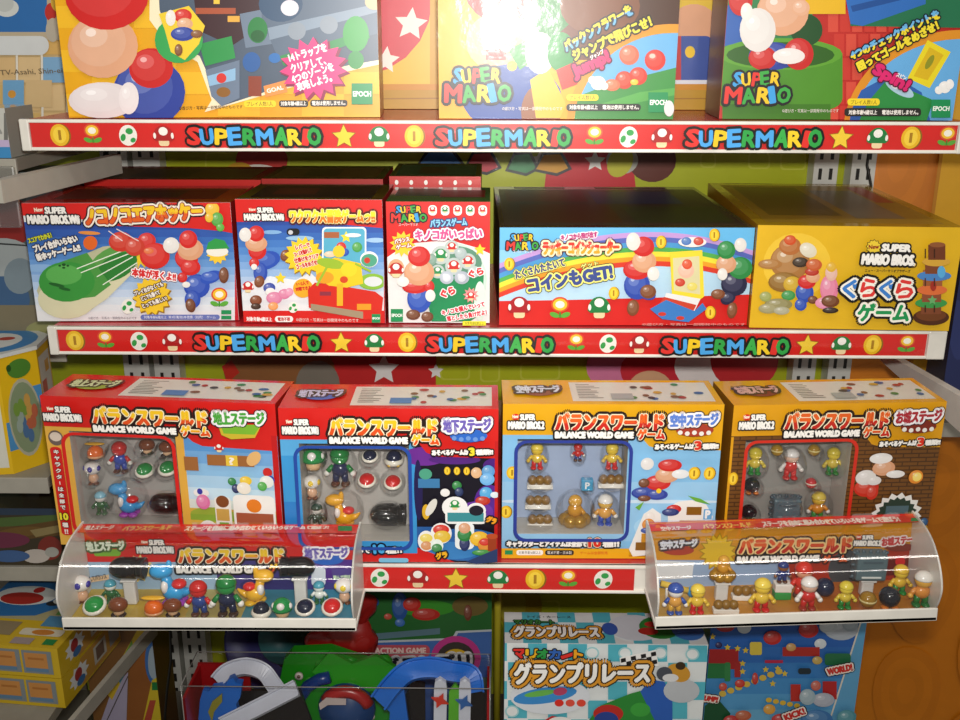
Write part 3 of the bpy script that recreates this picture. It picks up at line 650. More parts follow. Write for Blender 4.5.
A.burst(403, 243, 13, 9, 12, 'eec830'); A.text('バランス', 395.5, 243, 410, 240, 4.4, 'f4f0e8', [('a03820', 0.16)], bold=0.06); A.text('ゲーム', 397, 248.6, 412, 246, 4.4, 'f4f0e8', [('a03820', 0.16)], bold=0.06)
A.ell(455, 278, 32, 36, 'c8dcd0'); A.ell(456, 262, 26, 17, '5c8c74'); A.poly([(430,276),(484,270),(482,312),(470,320),(432,320),(428,300)], '1f8a54'); A.ell(480, 300, 6, 20, 'd8e8dc')
for (x, y, r, c) in [(441,254,8,'1f8848'),(452,246,6,'c82824'),(454,265,7.5,'c82824'),(468,260,7,'c82824'),(438,270,6,'2c8c54')]: A.ell(x, y, r*1.15, r*1.15, 'b8c4c0'); A.mushroom(x, y, r*0.85, c)
A.blobs((447,276,7,6.5,'b4bcc8'),(462,276,7.5,6.5,'a8b0bc'),(461,252,6,6,'a4b4b4'),(432,258,5,6,'80a090'),(474,270,6,6,'b0c0bc'),(447,276,4,4,'d4d8e0'),(462,276,4,4,'ccd0d8'))
A.star(480, 248, 6, 'ecd030'); A.text('ぐら', 470, 276, 484, 272, 7, 'd82c2c', [('f4f0f0', 0.12)], bold=0.08); A.text('ぐら', 443, 296, 456, 291, 7.5, 'd82c2c', [('f4f0f0', 0.12)], bold=0.08)
A.burst(471, 293, 8, 5, 10, 'e89090'); A.mushroom(471, 294, 4.6, 'd03430')
for s, a, b in [('キノコを積んでいって',(443,313),(485,304)),('落としたら負けだよ！',(448,319),(487,312))]: A.text(s, a[0], a[1], b[0], b[1], 5, 'd03040', [('f6f2f2', 0.14)], bold=0.06)
A.ell(397, 266, 8, 9, 'd8a47c'); A.mushroom(397, 268, 8, 'b82420')
A.blobs((420,296,12,14,'2c4fb0'),(414,312,7,5,'6c3c24'),(428,314,6,5,'6c3c24'),(416,284,13,7,'c82420'),(430,284,5,6,'c82420'),(431,293,5,6,'e4e0da'),(420,270,15,13,'d49a74'),(420,254,11,10,'c82420'),(404,279,6,5,'e4e0da'))
A.epoch(392, 306, 404, 318.5); A.rect(463, 318, 486, 322.3, 'ece030'); A.text('対象年齢5歳以上', 465, 321.8, 484, 321.8, 3.2, '3c3410')
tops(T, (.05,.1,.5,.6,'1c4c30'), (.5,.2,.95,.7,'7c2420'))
mb.build('printed_carton', root)

root, mb, A, T, W, H = carton('game_box', 'long sky-blue and red rainbow game box, fourth on the middle shelf', (499,325), (746.5,325), (499,227.5), Z2, 0.285, '8cc8ec', G2, side='5c4030', top='4a3a30')
A.poly([(490,225),(760,225),(760,250),(490,250)], '68b8e8'); A.poly([(490,284),(560,268),(640,262),(760,280),(760,330),(490,330)], 'b8daf0')
def bow(d):
    return lambda x: (x, 236+d+0.00135*(x-652)**2*(1.0 if x < 652 else 1.35))
for d0, d1, c in ((-4,1,'c098d4'),(1,6,'5868b8'),(6,11,'4c98d0'),(11,15.5,'54ac50'),(15.5,20.5,'ece040'),(20.5,25,'f0a028'),(25,30,'d83c28')): A.band(bow(d0), bow(d1), 490, 760, 30, c)
A.poly([(490,301),(560,300),(640,298),(700,296),(760,294),(760,330),(490,330)], 'd2211c')
A.smlogo(506, 234, 538, 249.5); A.text('スーパーマリオ', 513, 252.6, 532, 252.6, 3, 'e8eef4')
A.text('キノコから飛び出す', 561, 240, 597, 236.5, 5.6, 'b83878', [('f4ecf0', 0.16)], bold=0.08); A.text('ラッキーコインシューター', 543, 254, 618, 253, 13, 'd83428', [('4c1c14', 0.22), ('f4e8c0', 0.13)], bold=0.08, col2='f0a028')
A.text('たくさんたたいて', 516, 278, 565, 265, 8, '4c5080', [('1c1c14', 0.16), ('ece880', 0.12)], bold=0.06); A.text('コインもGET!', 529, 291.5, 612, 277, 14, '3c4c8c', [('1c1c14', 0.16), ('ece880', 0.11)], bold=0.08); A.text('ゲット', 581, 268, 598, 264, 4.5, 'ece880', [('3c3820', 0.1)], bold=0.06)
for (x, y) in [(509,263),(613,292),(660,241),(713,234),(709,311)]: A.coin(x, y, 5, 6.4)
A.mushroom(519, 306, 11.5, 'a81c24'); A.flower(559.5, 303, 9); A.mushroom(598.5, 306, 11.5, '1f7a3c')
A.blobs((636,284,13,14,'2c48a8'),(646,292,9,6,'2c48a8',20),(647,290,8,7,'7a4426'),(632,306,6,8,'7a4426',10),(636,268,14,10,'c82420'),(643,260,12,11,'d49a74'),(642,245,11,10,'c82420'),(632,240,7,9,'dcd8d2'),(652,272,6,7,'e0dcd6'))
A.blobs((732,282,13,12,'242440'),(726,296,8,6,'242440',-30),(716,292,7,5,'7a4426'),(730,308,5,8,'7a4426',10),(738,266,12,11,'2c8440'),(724,262,10,9,'d49a74'),(724,248,9,9,'2c8440'),(738,243,6,7,'dcd8d2'),(720,272,5,6,'e0dcd6'))
A.poly([(668,250),(700,248),(702,294),(694,300),(670,292)], 'ecd438'); A.poly([(671,256),(697,254),(698,292),(672,288)], 'd8d0a0'); A.blobs((684,268,8,8,'e8b8a0'),(685,262,5,5,'d85030'),(678,280,5,4,'c83c28'),(690,284,5,4,'e0d060')); A.blobs((690,240,14,5,'e8e4e0'),(684,239,5,4,'5078b8'),(696,239,5,4,'c84838'))
A.poly([(664,290),(698,296),(690,312),(660,302)], 'e4e4e4'); A.poly([(662,294),(694,302),(690,310),(658,300)], 'c84028'); A.poly([(648,306),(664,297),(692,308),(700,300),(704,306),(686,319),(660,316)], '3878c0'); A.ell(660, 311, 4, 2, 'c83828'); A.ell(678, 315, 4, 2, 'c83828')
A.text('©遊び方・写真は一部開発中のものです', 640, 322.5, 742, 322.5, 2.6, 'e0a098')
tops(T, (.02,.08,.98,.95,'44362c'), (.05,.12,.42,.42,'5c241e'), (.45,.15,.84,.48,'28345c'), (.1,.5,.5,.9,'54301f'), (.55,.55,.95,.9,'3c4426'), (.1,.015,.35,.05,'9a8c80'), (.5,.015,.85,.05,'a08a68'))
mb.build('printed_carton', root)

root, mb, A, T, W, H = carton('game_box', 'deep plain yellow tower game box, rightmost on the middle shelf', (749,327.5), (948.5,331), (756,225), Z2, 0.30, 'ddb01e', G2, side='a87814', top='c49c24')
A.ell(797, 265, 34, 32, 'e8c038')
A.blobs((790,262,20,18,'a8743c'),(790,246,11,9,'b06a34'),(790,240,6,5,'c84c20'),(808,250,9,7,'d8d0b8',30),(770,264,12,5,'a8743c'),(784,282,16,10,'8c6428'),(800,262,8,5,'3a2c20'))
A.blobs((792,284,9,8,'c8a028'),(788,295,7,5,'3c9048'),(778,304,14,6,'8c8454'),(768,308,10,5,'9c9468'),(765,296,6,5,'98a058'),(781,310,8,4,'a8a488'))
A.blobs((804,292,9,10,'2c4cac'),(800,304,6,6,'2c4cac'),(812,299,5,4,'6c3c24'),(806,281,9,7,'c82420'),(812,276,7,6,'d49a74'),(811,271,7,4,'b03020'),(813,264,8,6,'c0582c'))
A.blobs((828,288,9,14,'dc7c9c'),(824,302,10,6,'e08cac'),(830,272,6,8,'dcb0a0'),(830,266,5,5,'d8a830'),(829,300,9,6,'6c3c20'),(829,309,8,3,'2c2018'))
A.burst(872, 246, 8, 6.5, 12, '2c2410'); A.burst(872, 246, 7.2, 5.8, 12, 'e8c838'); A.text('New', 867, 248, 877, 247.4, 4, '8c2018', bold=0.06)
A.text('SUPER', 880, 249.5, 908, 250.5, 6.4, 'f2efe8', [('141210', 0.24)], bold=0.12); A.text('MARIO BROS.', 860, 262.6, 912, 264, 9.6, 'f2efe8', [('141210', 0.2)], bold=0.1)
A.text('ニュー・スーパーマリオブラザーズ', 863, 270.4, 908, 271.2, 2.8, '3c2c10', bold=0.03)
for s, a, b, c in [('ぐ',(840,296),(856,296),'3c7cc8'),('ら',(858,295),(873,295),'d83834'),('ぐ',(876,296),(891,296),'3c7cc8'),('ら',(893,296),(909,296),'d83834')]:
    A.text(s, a[0], a[1], b[0], b[1]+0.3, 17.5, c, [('141210', 0.26), ('f4f0e4', 0.12)], bold=0.05)
A.text('ゲーム', 855, 318.5, 905, 319, 16.5, '1f9050', [('141210', 0.26), ('f4f0e4', 0.13)], bold=0.06)
A.ell(928, 315, 18, 8, '4c2814'); A.ell(928, 313, 15, 6, '6c3c1c'); A.rect(918, 296, 938, 312, '7c4428'); A.ell(928, 301, 16, 5, '3c9448'); A.rect(919, 284, 938, 300, '8c4c30'); A.ell(929, 288, 15, 5, 'd86c38'); A.rect(920, 268, 939, 284, '9a5a34'); A.ell(931, 274, 17, 5, '4880c0'); A.rect(922, 258, 940, 272, '7c4428'); A.ell(933, 260, 14, 4.5, 'd0a038'); A.rect(925, 243, 942, 258, '6c3820'); A.ell(934, 243, 8, 2.6, '8c5430'); A.ell(938, 270, 4, 6, '58a8d8'); A.ell(930, 284, 3, 5, 'a03020'); A.star(929, 298, 5, '68a868')
for x in (922, 931): A.line(x, 247, x, 256, 1.2, '3c2010'); A.line(x, 276, x, 284, 1.2, '4c2814'); A.line(x, 303, x, 310, 1.2, '3c2010')
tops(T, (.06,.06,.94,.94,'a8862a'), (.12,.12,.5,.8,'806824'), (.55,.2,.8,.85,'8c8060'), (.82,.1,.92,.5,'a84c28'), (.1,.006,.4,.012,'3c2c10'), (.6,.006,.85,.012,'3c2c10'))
mb.build('printed_carton', root)

# second rank standing behind
def rear(x0, x1, Y, ztop, depth, front, top, label, dots=False, h=None):
    root = thing('game_box', label, 'box', ((x0+x1)/2, Y, Z2), 0, 'boxes of the second rank on the middle shelf')
    W, H = x1-x0, ztop-Z2
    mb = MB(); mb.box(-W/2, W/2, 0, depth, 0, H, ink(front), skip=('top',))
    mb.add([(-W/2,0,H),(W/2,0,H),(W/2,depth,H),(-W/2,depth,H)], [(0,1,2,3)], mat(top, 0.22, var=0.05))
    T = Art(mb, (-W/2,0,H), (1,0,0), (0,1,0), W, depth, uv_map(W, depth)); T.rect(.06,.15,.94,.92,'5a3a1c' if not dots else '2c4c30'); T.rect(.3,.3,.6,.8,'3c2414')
    A = Art(mb, (-W/2,0,0), (1,0,0), (0,0,1), W, H, uv_map(W, H)); A.rect(0.02,.2,.98,.9,'5878b0')
    if dots:
        for i in range(6): A.ell(0.08+i*0.16, .05, .02, .02, 'f0ece4')
    mb.build('printed_carton', root)
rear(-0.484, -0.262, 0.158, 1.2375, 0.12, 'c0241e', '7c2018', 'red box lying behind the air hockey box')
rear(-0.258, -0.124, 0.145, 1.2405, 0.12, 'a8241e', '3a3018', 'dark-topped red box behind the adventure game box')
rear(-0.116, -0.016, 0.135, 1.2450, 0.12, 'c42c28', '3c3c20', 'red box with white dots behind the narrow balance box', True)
# ------------------------------------------------------------------ small toys
def _smooth_arm(mb, a, b, r, m): mb.tube([a, (Vector(a)+Vector(b))/2, b], [r*0.9, r, r*1.05], m, 8)
def toy(name, kind, loc, h, label, group, cat='toy figure', rz=0.0, **c):
    h *= {'tilted_shell': 0.80, 'shell': 0.86, 'puff': 0.92, 'bricks': 0.9, 'mushroom': 0.95, 'bug': 0.95}.get(kind, 1.0)
    root = thing(name, label, cat, loc, rz, group)
    def P(n, fn):
        mb = MB(); fn(mb); return mb.build(n, root)
    def el(n, ctr, r, col, z0=-1.0, z1=1.0, rot=None, rough=0.22):
        return P(n, lambda mb: mb.ell([v*h for v in ctr], [v*h for v in r], plastic(col, rough), z0=z0, z1=z1, rot=rot))
    if kind == 'doll':
        for s in (-1, 1):
            def leg(mb, s=s):
                mb.ell((s*.12*h, -.03*h, .06*h), (.11*h, .15*h, .065*h), plastic(c.get('feet', '5a3420')))
                _smooth_arm(mb, (s*.12*h, 0, .08*h), (s*.09*h, 0, .32*h), .085*h, plastic(c['legs']))
            P('leg', leg)
        el('body', (0, 0, .42), (.20, .16, .19), c['body'])
        for s in (-1, 1):
            def arm(mb, s=s):
                _smooth_arm(mb, (s*.17*h, 0, .52*h), (s*.29*h, -.05*h, .38*h), .062*h, plastic(c.get('arms', c['body'])))
                mb.ell((s*.31*h, -.06*h, .34*h), .075*h, plastic(c.get('hands', 'ece8e0')), n=10, k=6)
            P('arm', arm)
        el('head', (0, 0, .74), (.22, .20, .19), c['head'])
        el('cap', (0, .01, .78), (.235, .215, .22), c['cap'], z0=0.02)
    elif kind == 'sprout':          # small vest figure with a round spotted top
        P('foot', lambda mb: (mb.ell((-.11*h, -.04*h, .06*h), (.11*h, .14*h, .06*h), plastic(c.get('feet', '6a3c20'))), mb.ell((.11*h, -.04*h, .06*h), (.11*h, .14*h, .06*h), plastic(c.get('feet', '6a3c20')))))
        el('body', (0, 0, .28), (.20, .17, .22), c.get('body', 'dcae8c'))
        cp = el('cap', (0, 0, .72), (.34, .30, .27), c.get('cap', 'ece8e2'))
        for q in (el('spot', (0, -.22, .74), (.13, .10, .13), c['spot']), el('spot', (.26, -.06, .74), (.09, .13, .12), c['spot']), el('spot', (-.26, -.06, .74), (.09, .13, .12), c['spot'])): q.parent = cp
    elif kind == 'mushroom':
        P('stem', lambda mb: mb.lathe([(.0, 0), (.30*h, 0), (.34*h, .18*h), (.28*h, .42*h)], (0, 0, 0), plastic(c.get('stem', 'e0b888'))))
        cp = el('cap', (0, 0, .42), (.50, .46, .55), c['cap'], z0=-0.1)
        for q in (el('spot', (0, -.33, .68), (.20, .14, .20), 'f0ece6'), el('spot', (.40, -.05, .58), (.11, .16, .16), 'f0ece6'), el('spot', (-.40, -.05, .58), (.11, .16, .16), 'f0ece6')): q.parent = cp
    elif kind == 'shell':
        P('rim', lambda mb: mb.lathe([(.35*h, 0), (.58*h, .08*h), (.66*h, .26*h), (.60*h, .40*h), (.5*h, .44*h)], (0, 0, 0), plastic('ebe5d6')))
        el('dome', (0, 0, .36), (.53, .53, .62), c['dome'], z0=0.0)
        if 'feet' in c: P('foot', lambda mb: (mb.ell((-.28*h, -.38*h, .1*h), (.14*h, .18*h, .12*h), plastic(c['feet'])), mb.ell((.28*h, -.38*h, .1*h), (.14*h, .18*h, .12*h), plastic(c['feet']))))
    elif kind == 'tilted_shell':
        R = Matrix.Rotation(math.radians(26), 3, 'X')
        P('rim', lambda mb: mb.lathe([(.35*h, -.06*h), (.52*h, 0), (.58*h, .12*h), (.52*h, .2*h), (.44*h, .22*h)], (0, 0, .46*h), plastic('ebe5d6'), rot=R))
        P('dome', lambda mb: mb.ell(Vector((0, 0, .46*h))+R @ Vector((0, 0, .16*h)), (.46*h, .46*h, .34*h), plastic(c['dome']), z0=0, rot=R))
    elif kind == 'animal':          # long-necked round toy animal
        s = c.get('dir', -1)
        P('foot', lambda mb: [mb.ell((q*.12*h, r*.10*h, .06*h), (.13*h, .12*h, .07*h), plastic(c.get('feet', 'a040b0'))) for q in (-1, 1) for r in (-1, 1)])
        P('body', lambda mb: (mb.ell((0, 0, .28*h), (.25*h, .19*h, .20*h), plastic(c['col'])), mb.tube([(s*.08*h, 0, .34*h), (s*.13*h, 0, .52*h), (s*.17*h, 0, .68*h)], [.15*h, .11*h, .10*h], plastic(c['col']), 10), mb.tube([(-s*.18*h, 0, .26*h), (-s*.32*h, 0, .30*h), (-s*.42*h, 0, .40*h)], [.12*h, .07*h, .02*h], plastic(c['col']), 8)))
        el('head', (s*.24, 0, .76), (.25, .17, .16), c['col']); el('crest', (s*.06, 0, .88), (.07, .06, .13), c['col'])
        el('belly', (s*.16, -.06, .42), (.09, .12, .16), 'ece8e2'); el('saddle', (-s*.12, -.02, .47), (.16, .15, .10), 'd42c2c')
    elif kind == 'capsule':
        s = c.get('dir', -1); R = Matrix.Rotation(s*PI/2, 3, 'Y')
        pr = [(.0, -.78*h), (.44*h, -.78*h), (.46*h, -.70*h), (.46*h, -.50*h), (.42*h, -.48*h), (.42*h, -.42*h), (.48*h, -.40*h), (.48*h, .20*h)]+[(.48*h*math.cos(t), .20*h+.58*h*math.sin(t)) for t in [PI/2*i/6 for i in range(1, 6)]]+[(.01*h, .78*h)]
        P('barrel', lambda mb: mb.lathe(pr, (0, 0, .5*h), plastic('141212', 0.14), 22, rot=R))
        P('tail_ring', lambda mb: mb.lathe([(.30*h, -.79*h), (.47*h, -.785*h), (.47*h, -.72*h), (.45*h, -.70*h)], (0, 0, .5*h), plastic('2c2828', 0.2), 22, rot=R))
    elif kind == 'bug':
        P('foot', lambda mb: (mb.ell((-.20*h, -.08*h, .09*h), (.20*h, .24*h, .09*h), plastic('2c1a14')), mb.ell((.20*h, -.08*h, .09*h), (.20*h, .24*h, .09*h), plastic('2c1a14'))))
        P('stem', lambda mb: mb.lathe([(.22*h, .08*h), (.28*h, .2*h), (.26*h, .45*h)], (0, 0, 0), plastic('d8b088')))
        el('head', (0, 0, .62), (.50, .42, .38), c.get('col', '7c4020'), z0=-0.75)
    elif kind == 'propeller':
        el('body', (0, 0, .36), (.40, .36, .36), c.get('col', 'e86c1c')); el('lower_band', (0, 0, .20), (.42, .38, .14), c.get('low', 'd8a070'))
        P('propeller', lambda mb: (mb.ell((0, 0, .84*h), (.52*h, .16*h, .07*h), plastic('ecb428')), mb.tube([(0, 0, .66*h), (0, 0, .9*h)], .05*h, plastic('d88c20'))))
    elif kind == 'block':
        R = h/2
        P('block', lambda mb: mb.rbox(-.5*h, .5*h, -.3*h, .3*h, .04*h, .96*h, .07*h, mat(c.get('col', '5c7078'), 0.35)))
        P('rim', lambda mb: [mb.lathe([(.001, -.06*h), (.075*h, -.02*h), (.001, .10*h)], (math.copysign(1, math.cos(t))*min(.5, abs(.72*math.cos(t)))*h, 0, (.5+max(-.46, min(.46, .72*math.sin(t))))*h), mat('46565e', 0.4), 6, rot=Matrix.Rotation(PI/2-t, 3, 'Y')) for t in [2*PI*i/20 for i in range(20)]])
        P('groove', lambda mb: (mb.rbox(-.32*h, .32*h, -.33*h, -.29*h, .16*h, .22*h, .01*h, mat('c8ccc8', 0.4)), mb.rbox(-.32*h, .32*h, -.33*h, -.29*h, .72*h, .78*h, .01*h, mat('46565e', 0.4))))
    elif kind == 'bricks':
        P('stand', lambda mb: mb.rbox(-.95*h, .95*h, -.3*h, .3*h, 0, .34*h, .04*h, plastic('ece8de')))
        P('brick_row', lambda mb: [mb.ell((q*.56*h, 0, .62*h), (.36*h, .34*h, .38*h), mat('8a6420', 0.35)) for q in (-1, 0, 1)])
    elif kind == 'ball':
        el('ball', (0, 0, .5), (.46, .46, .46), c['col'], rough=0.18)
        if c.get('band', True): P('band', lambda mb: mb.lathe([(.43*h, .44*h), (.475*h, .47*h), (.475*h, .55*h), (.43*h, .58*h)], (0, 0, 0), plastic(c.get('band_col', 'f0e8d0'))))
        if 'feet' in c: P('foot', lambda mb: (mb.ell((-.22*h, -.16*h, .08*h), (.17*h, .22*h, .09*h), plastic(c['feet'])), mb.ell((.22*h, -.16*h, .08*h), (.17*h, .22*h, .09*h), plastic(c['feet']))))
    elif kind == 'puff':            # golden figure sitting in a cloud of balls
        P('cloud', lambda mb: [mb.ell((.26*h*math.cos(t), .20*h*math.sin(t), .22*h), (.22*h, .2*h, .2*h), mat('a87c1c', 0.25, metal=0.3)) for t in [2*PI*i/6 for i in range(6)]])
        el('body', (0, 0, .52), (.22, .19, .22), c.get('col', 'c88c20')); el('head', (0, -.01, .80), (.20, .18, .19), c.get('col2', 'd8a038'))
        P('arm', lambda mb: _smooth_arm(mb, (.16*h, -.05*h, .58*h), (.26*h, -.14*h, .46*h), .06*h, plastic(c.get('col', 'c88c20'))))
    elif kind == 'cube':
        mb = MB(); mb.rbox(-.5*h, .5*h, -.35*h, .35*h, 0, h, .1*h, plastic('3c9cc8'))
        A = Art(mb, (-.5*h, -.351*h, 0), (1, 0, 0), (0, 0, 1), h, h, uv_map(h, h)); A.text('P', .34, .76, .68, .76, .54, 'f0f2f2', bold=0.06); mb.build('cube', root)
    elif kind == 'baton':
        P('stick', lambda mb: mb.tube([(-.5*h, 0, .62*h), (0, 0, .48*h), (.4*h, -.02*h, .36*h)], .10*h, plastic('d8b84c')))
        P('base', lambda mb: mb.tube([(-.3*h, 0, 0), (-.3*h, 0, .56*h)], .05*h, plastic('ece8e0')))
        P('ball', lambda mb: mb.ell((.5*h, -.03*h, .34*h), .19*h, plastic('3c90c8')))
    return root

def depth_of(p): return (Vector(p)-CAM).dot(FW)
BUBBLES = []
def wtoy(name, kind, x, y, hpx, Y, label, group, **c):
    p = at(x, y, Y=Y); h = hpx*depth_of(p)/F_PX; p.z -= h*0.5
    if p.z < Z3+0.012: p.z = Z3+0.012
    BUBBLES.append((p+Vector((0, 0, h*.5)), h, kind))
    return toy(name, kind, p, h, label, group, **c)

# ------------------------------------------------------------------ third shelf: four window boxes
Z3 = 0.9238
ZT = 1.076
G3 = 'window boxes on the third shelf'
def window_box(label, TL, TR, D, band, win, border, paint, side, toplab, back='b0aca6'):
    a, b = at(*TL, Z=ZT), at(*TR, Z=ZT); W = (b-a).length; H = ZT-Z3; rz = math.atan2(b.y-a.y, b.x-a.x)
    mid = (a+b)/2; mid.z = Z3
    root = thing('window_box', label, 'box', mid, rz, G3)
    u0, v0, u1, v1 = win; X = lambda u: -W/2+u*W; Zz = lambda v: (1-v)*H
    mb = MB(); sd = ink(side); bd = ink(band)
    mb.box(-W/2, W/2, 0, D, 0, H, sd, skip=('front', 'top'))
    mb.add([(-W/2,0,H),(W/2,0,H),(W/2,D,H),(-W/2,D,H)], [(0,1,2,3)], mat(band, 0.25, var=0.03))
    for (xa, xb, za, zb) in ((0,1,0,v0),(0,1,v1,1),(0,u0,v0,v1),(u1,1,v0,v1)):
        mb.add([(X(xa),0,Zz(zb)),(X(xb),0,Zz(zb)),(X(xb),0,Zz(za)),(X(xa),0,Zz(za))], [(0,1,2,3)], bd)
    # inner lining of the opening
    g = ink('b4b0a8'); dd = 0.034
    for (p, q) in (((u0,v0),(u1,v0)),((u1,v0),(u1,v1)),((u1,v1),(u0,v1)),((u0,v1),(u0,v0))):
        mb.add([(X(p[0]),0,Zz(p[1])),(X(q[0]),0,Zz(q[1])),(X(q[0]),dd,Zz(q[1])),(X(p[0]),dd,Zz(p[1]))], [(0,1,2,3)], g)
    A = Art(mb, (-W/2, 0, 0), (1, 0, 0), (0, 0, 1), W, H, uv_map(W, H))
    A.hole = (u0*W, (1-v1)*H, u1*W, (1-v0)*H); paint(A); A.hole = None
    # rounded window border
    r = 0.045; ry = r*W/H
    out = rr_pts(u0-0.016, v0-0.018, u1+0.016, v1+0.021, r+0.012, ry+0.016); inn = rr_pts(u0, v0, u1, v1, r, ry)
    A.raw([[A.mp(*out[i]), A.mp(*out[(i+1) % len(out)]), A.mp(*inn[(i+1) % len(inn)]), A.mp(*inn[i])] for i in range(len(out))], border)
    n = 6; fl = []
    for k, (cx, cy) in enumerate(((u1, v1), (u0, v1), (u0, v0), (u1, v0))):
        arc = inn[k*n:(k+1)*n]
        for i in range(n-1): fl.append([A.mp(cx, cy), A.mp(*arc[i]), A.mp(*arc[i+1])])
    A.raw(fl, border)
    T = Art(mb, (-W/2, 0, H), (1, 0, 0), (0, 1, 0), W, D, uv_map(W, D))
    T.rect(.32, .1, .97, .88, 'd8d2c6')
    rnd = random.Random(int(W*1e6))
    for i in range(9): T.line(.35, .2+i*.07, .35+rnd.uniform(.06, .12), .2+i*.07, .02, '5c5850')
    for i in range(16): T.ell(.56+rnd.random()*.38, .2+rnd.random()*.6, .012+rnd.random()*.012, .05, rnd.choice(['a83020','2c5c90','c89830','3c7c3c','3a3430','7a5030']))
    T.rect(.5, .62, .6, .84, '3c78b0' if band == 'd2211c' else 'a0a4a0'); T.ell(.17, .5, .09, .22, toplab[0]); T.text(toplab[1], .07, .62, .27, .58, .3, toplab[2], [('3a2c20', 0.15)], bold=0.05)
    mb.build('printed_carton', root)
    q = MB(); q.box(X(u0)+0.0003, X(u1)-0.0003, dd-0.001, dd, Zz(v1)+0.0003, Zz(v0)-0.0003, mat(back, 0.3)); q.build('backing_tray', root)
    q = MB(); q.add([(X(u0),0.0006,Zz(v1)),(X(u1),0.0006,Zz(v1)),(X(u1),0.0006,Zz(v0)),(X(u0),0.0006,Zz(v0))], [(0,1,2,3)], PANE); q.build('window_pane', root)
    return root, mid, rz, dd
BL_W, BL_H = 221.0, 153.0
def common(A, yellow, stage, stcol, blobcol, blobshape, tail, title_c):
    A.newlogo(.025, .045, .185, .142, tail)
    A.text('バランスワールド', .24, .147, .72, .147, .105, title_c[0], [('241410', 0.21), ('f2e4c0', 0.06)], bold=0.075, col2=title_c[1])
    A.text('ゲーム', .61, .20, .73, .20, .062, title_c[0], [('241410', 0.24), ('f2e4c0', 0.08)], bold=0.08, col2=title_c[1])
    A.text('BALANCE WORLD GAME', .238, .192, .588, .192, .036, 'f6f2ea', [('141010', 0.3)], bold=0.14)
    if blobshape == 'slab': A.poly([(.77,.13),(.95,.115),(.92,.195),(.82,.21),(.78,.185)], 'c8b030'); A.poly([(.78,.12),(.95,.11),(.92,.175),(.79,.175)], blobcol)
    else:
        A.ell(.865, .14, .085, .042, blobcol)
        for i in range(5): A.ell(.80+i*.032, .157+0.006*(i % 2), .011, .014, 'e8e4dc' if stage != '地下ステージ' else '6890d0')
    A.text(stage, .755, .118, .965, .105, .075, stcol, [('201820', 0.26), ('f2eef0', 0.17)], bold=0.07)
def band_tail(A, band):
    A.poly([(0,0),(1,0),(1,.30),(.68,.295),(.64,.27),(.60,.215),(.56,.20),(0,.20)], band)
def bottom_bar(A, col):
    A.rect(0, .935, .6, 1, col); A.rect(0, .985, 1, 1, col)
    A.rect(.015, .945, .052, .975, '1c8a50'); A.rrect(.07, .943, .195, .978, .012, 'f0ece4'); A.rrect(.205, .943, .34, .978, .012, '2a2420'); A.text('対象年齢6歳以上', .08, .97, .185, .97, .02, '3a3430'); A.text('電池不要・日本製', .215, .97, .33, .97, .02, 'f0ece4'); A.text('ゲームは全部別売', .37, .972, .50, .972, .022, 'c8301c')

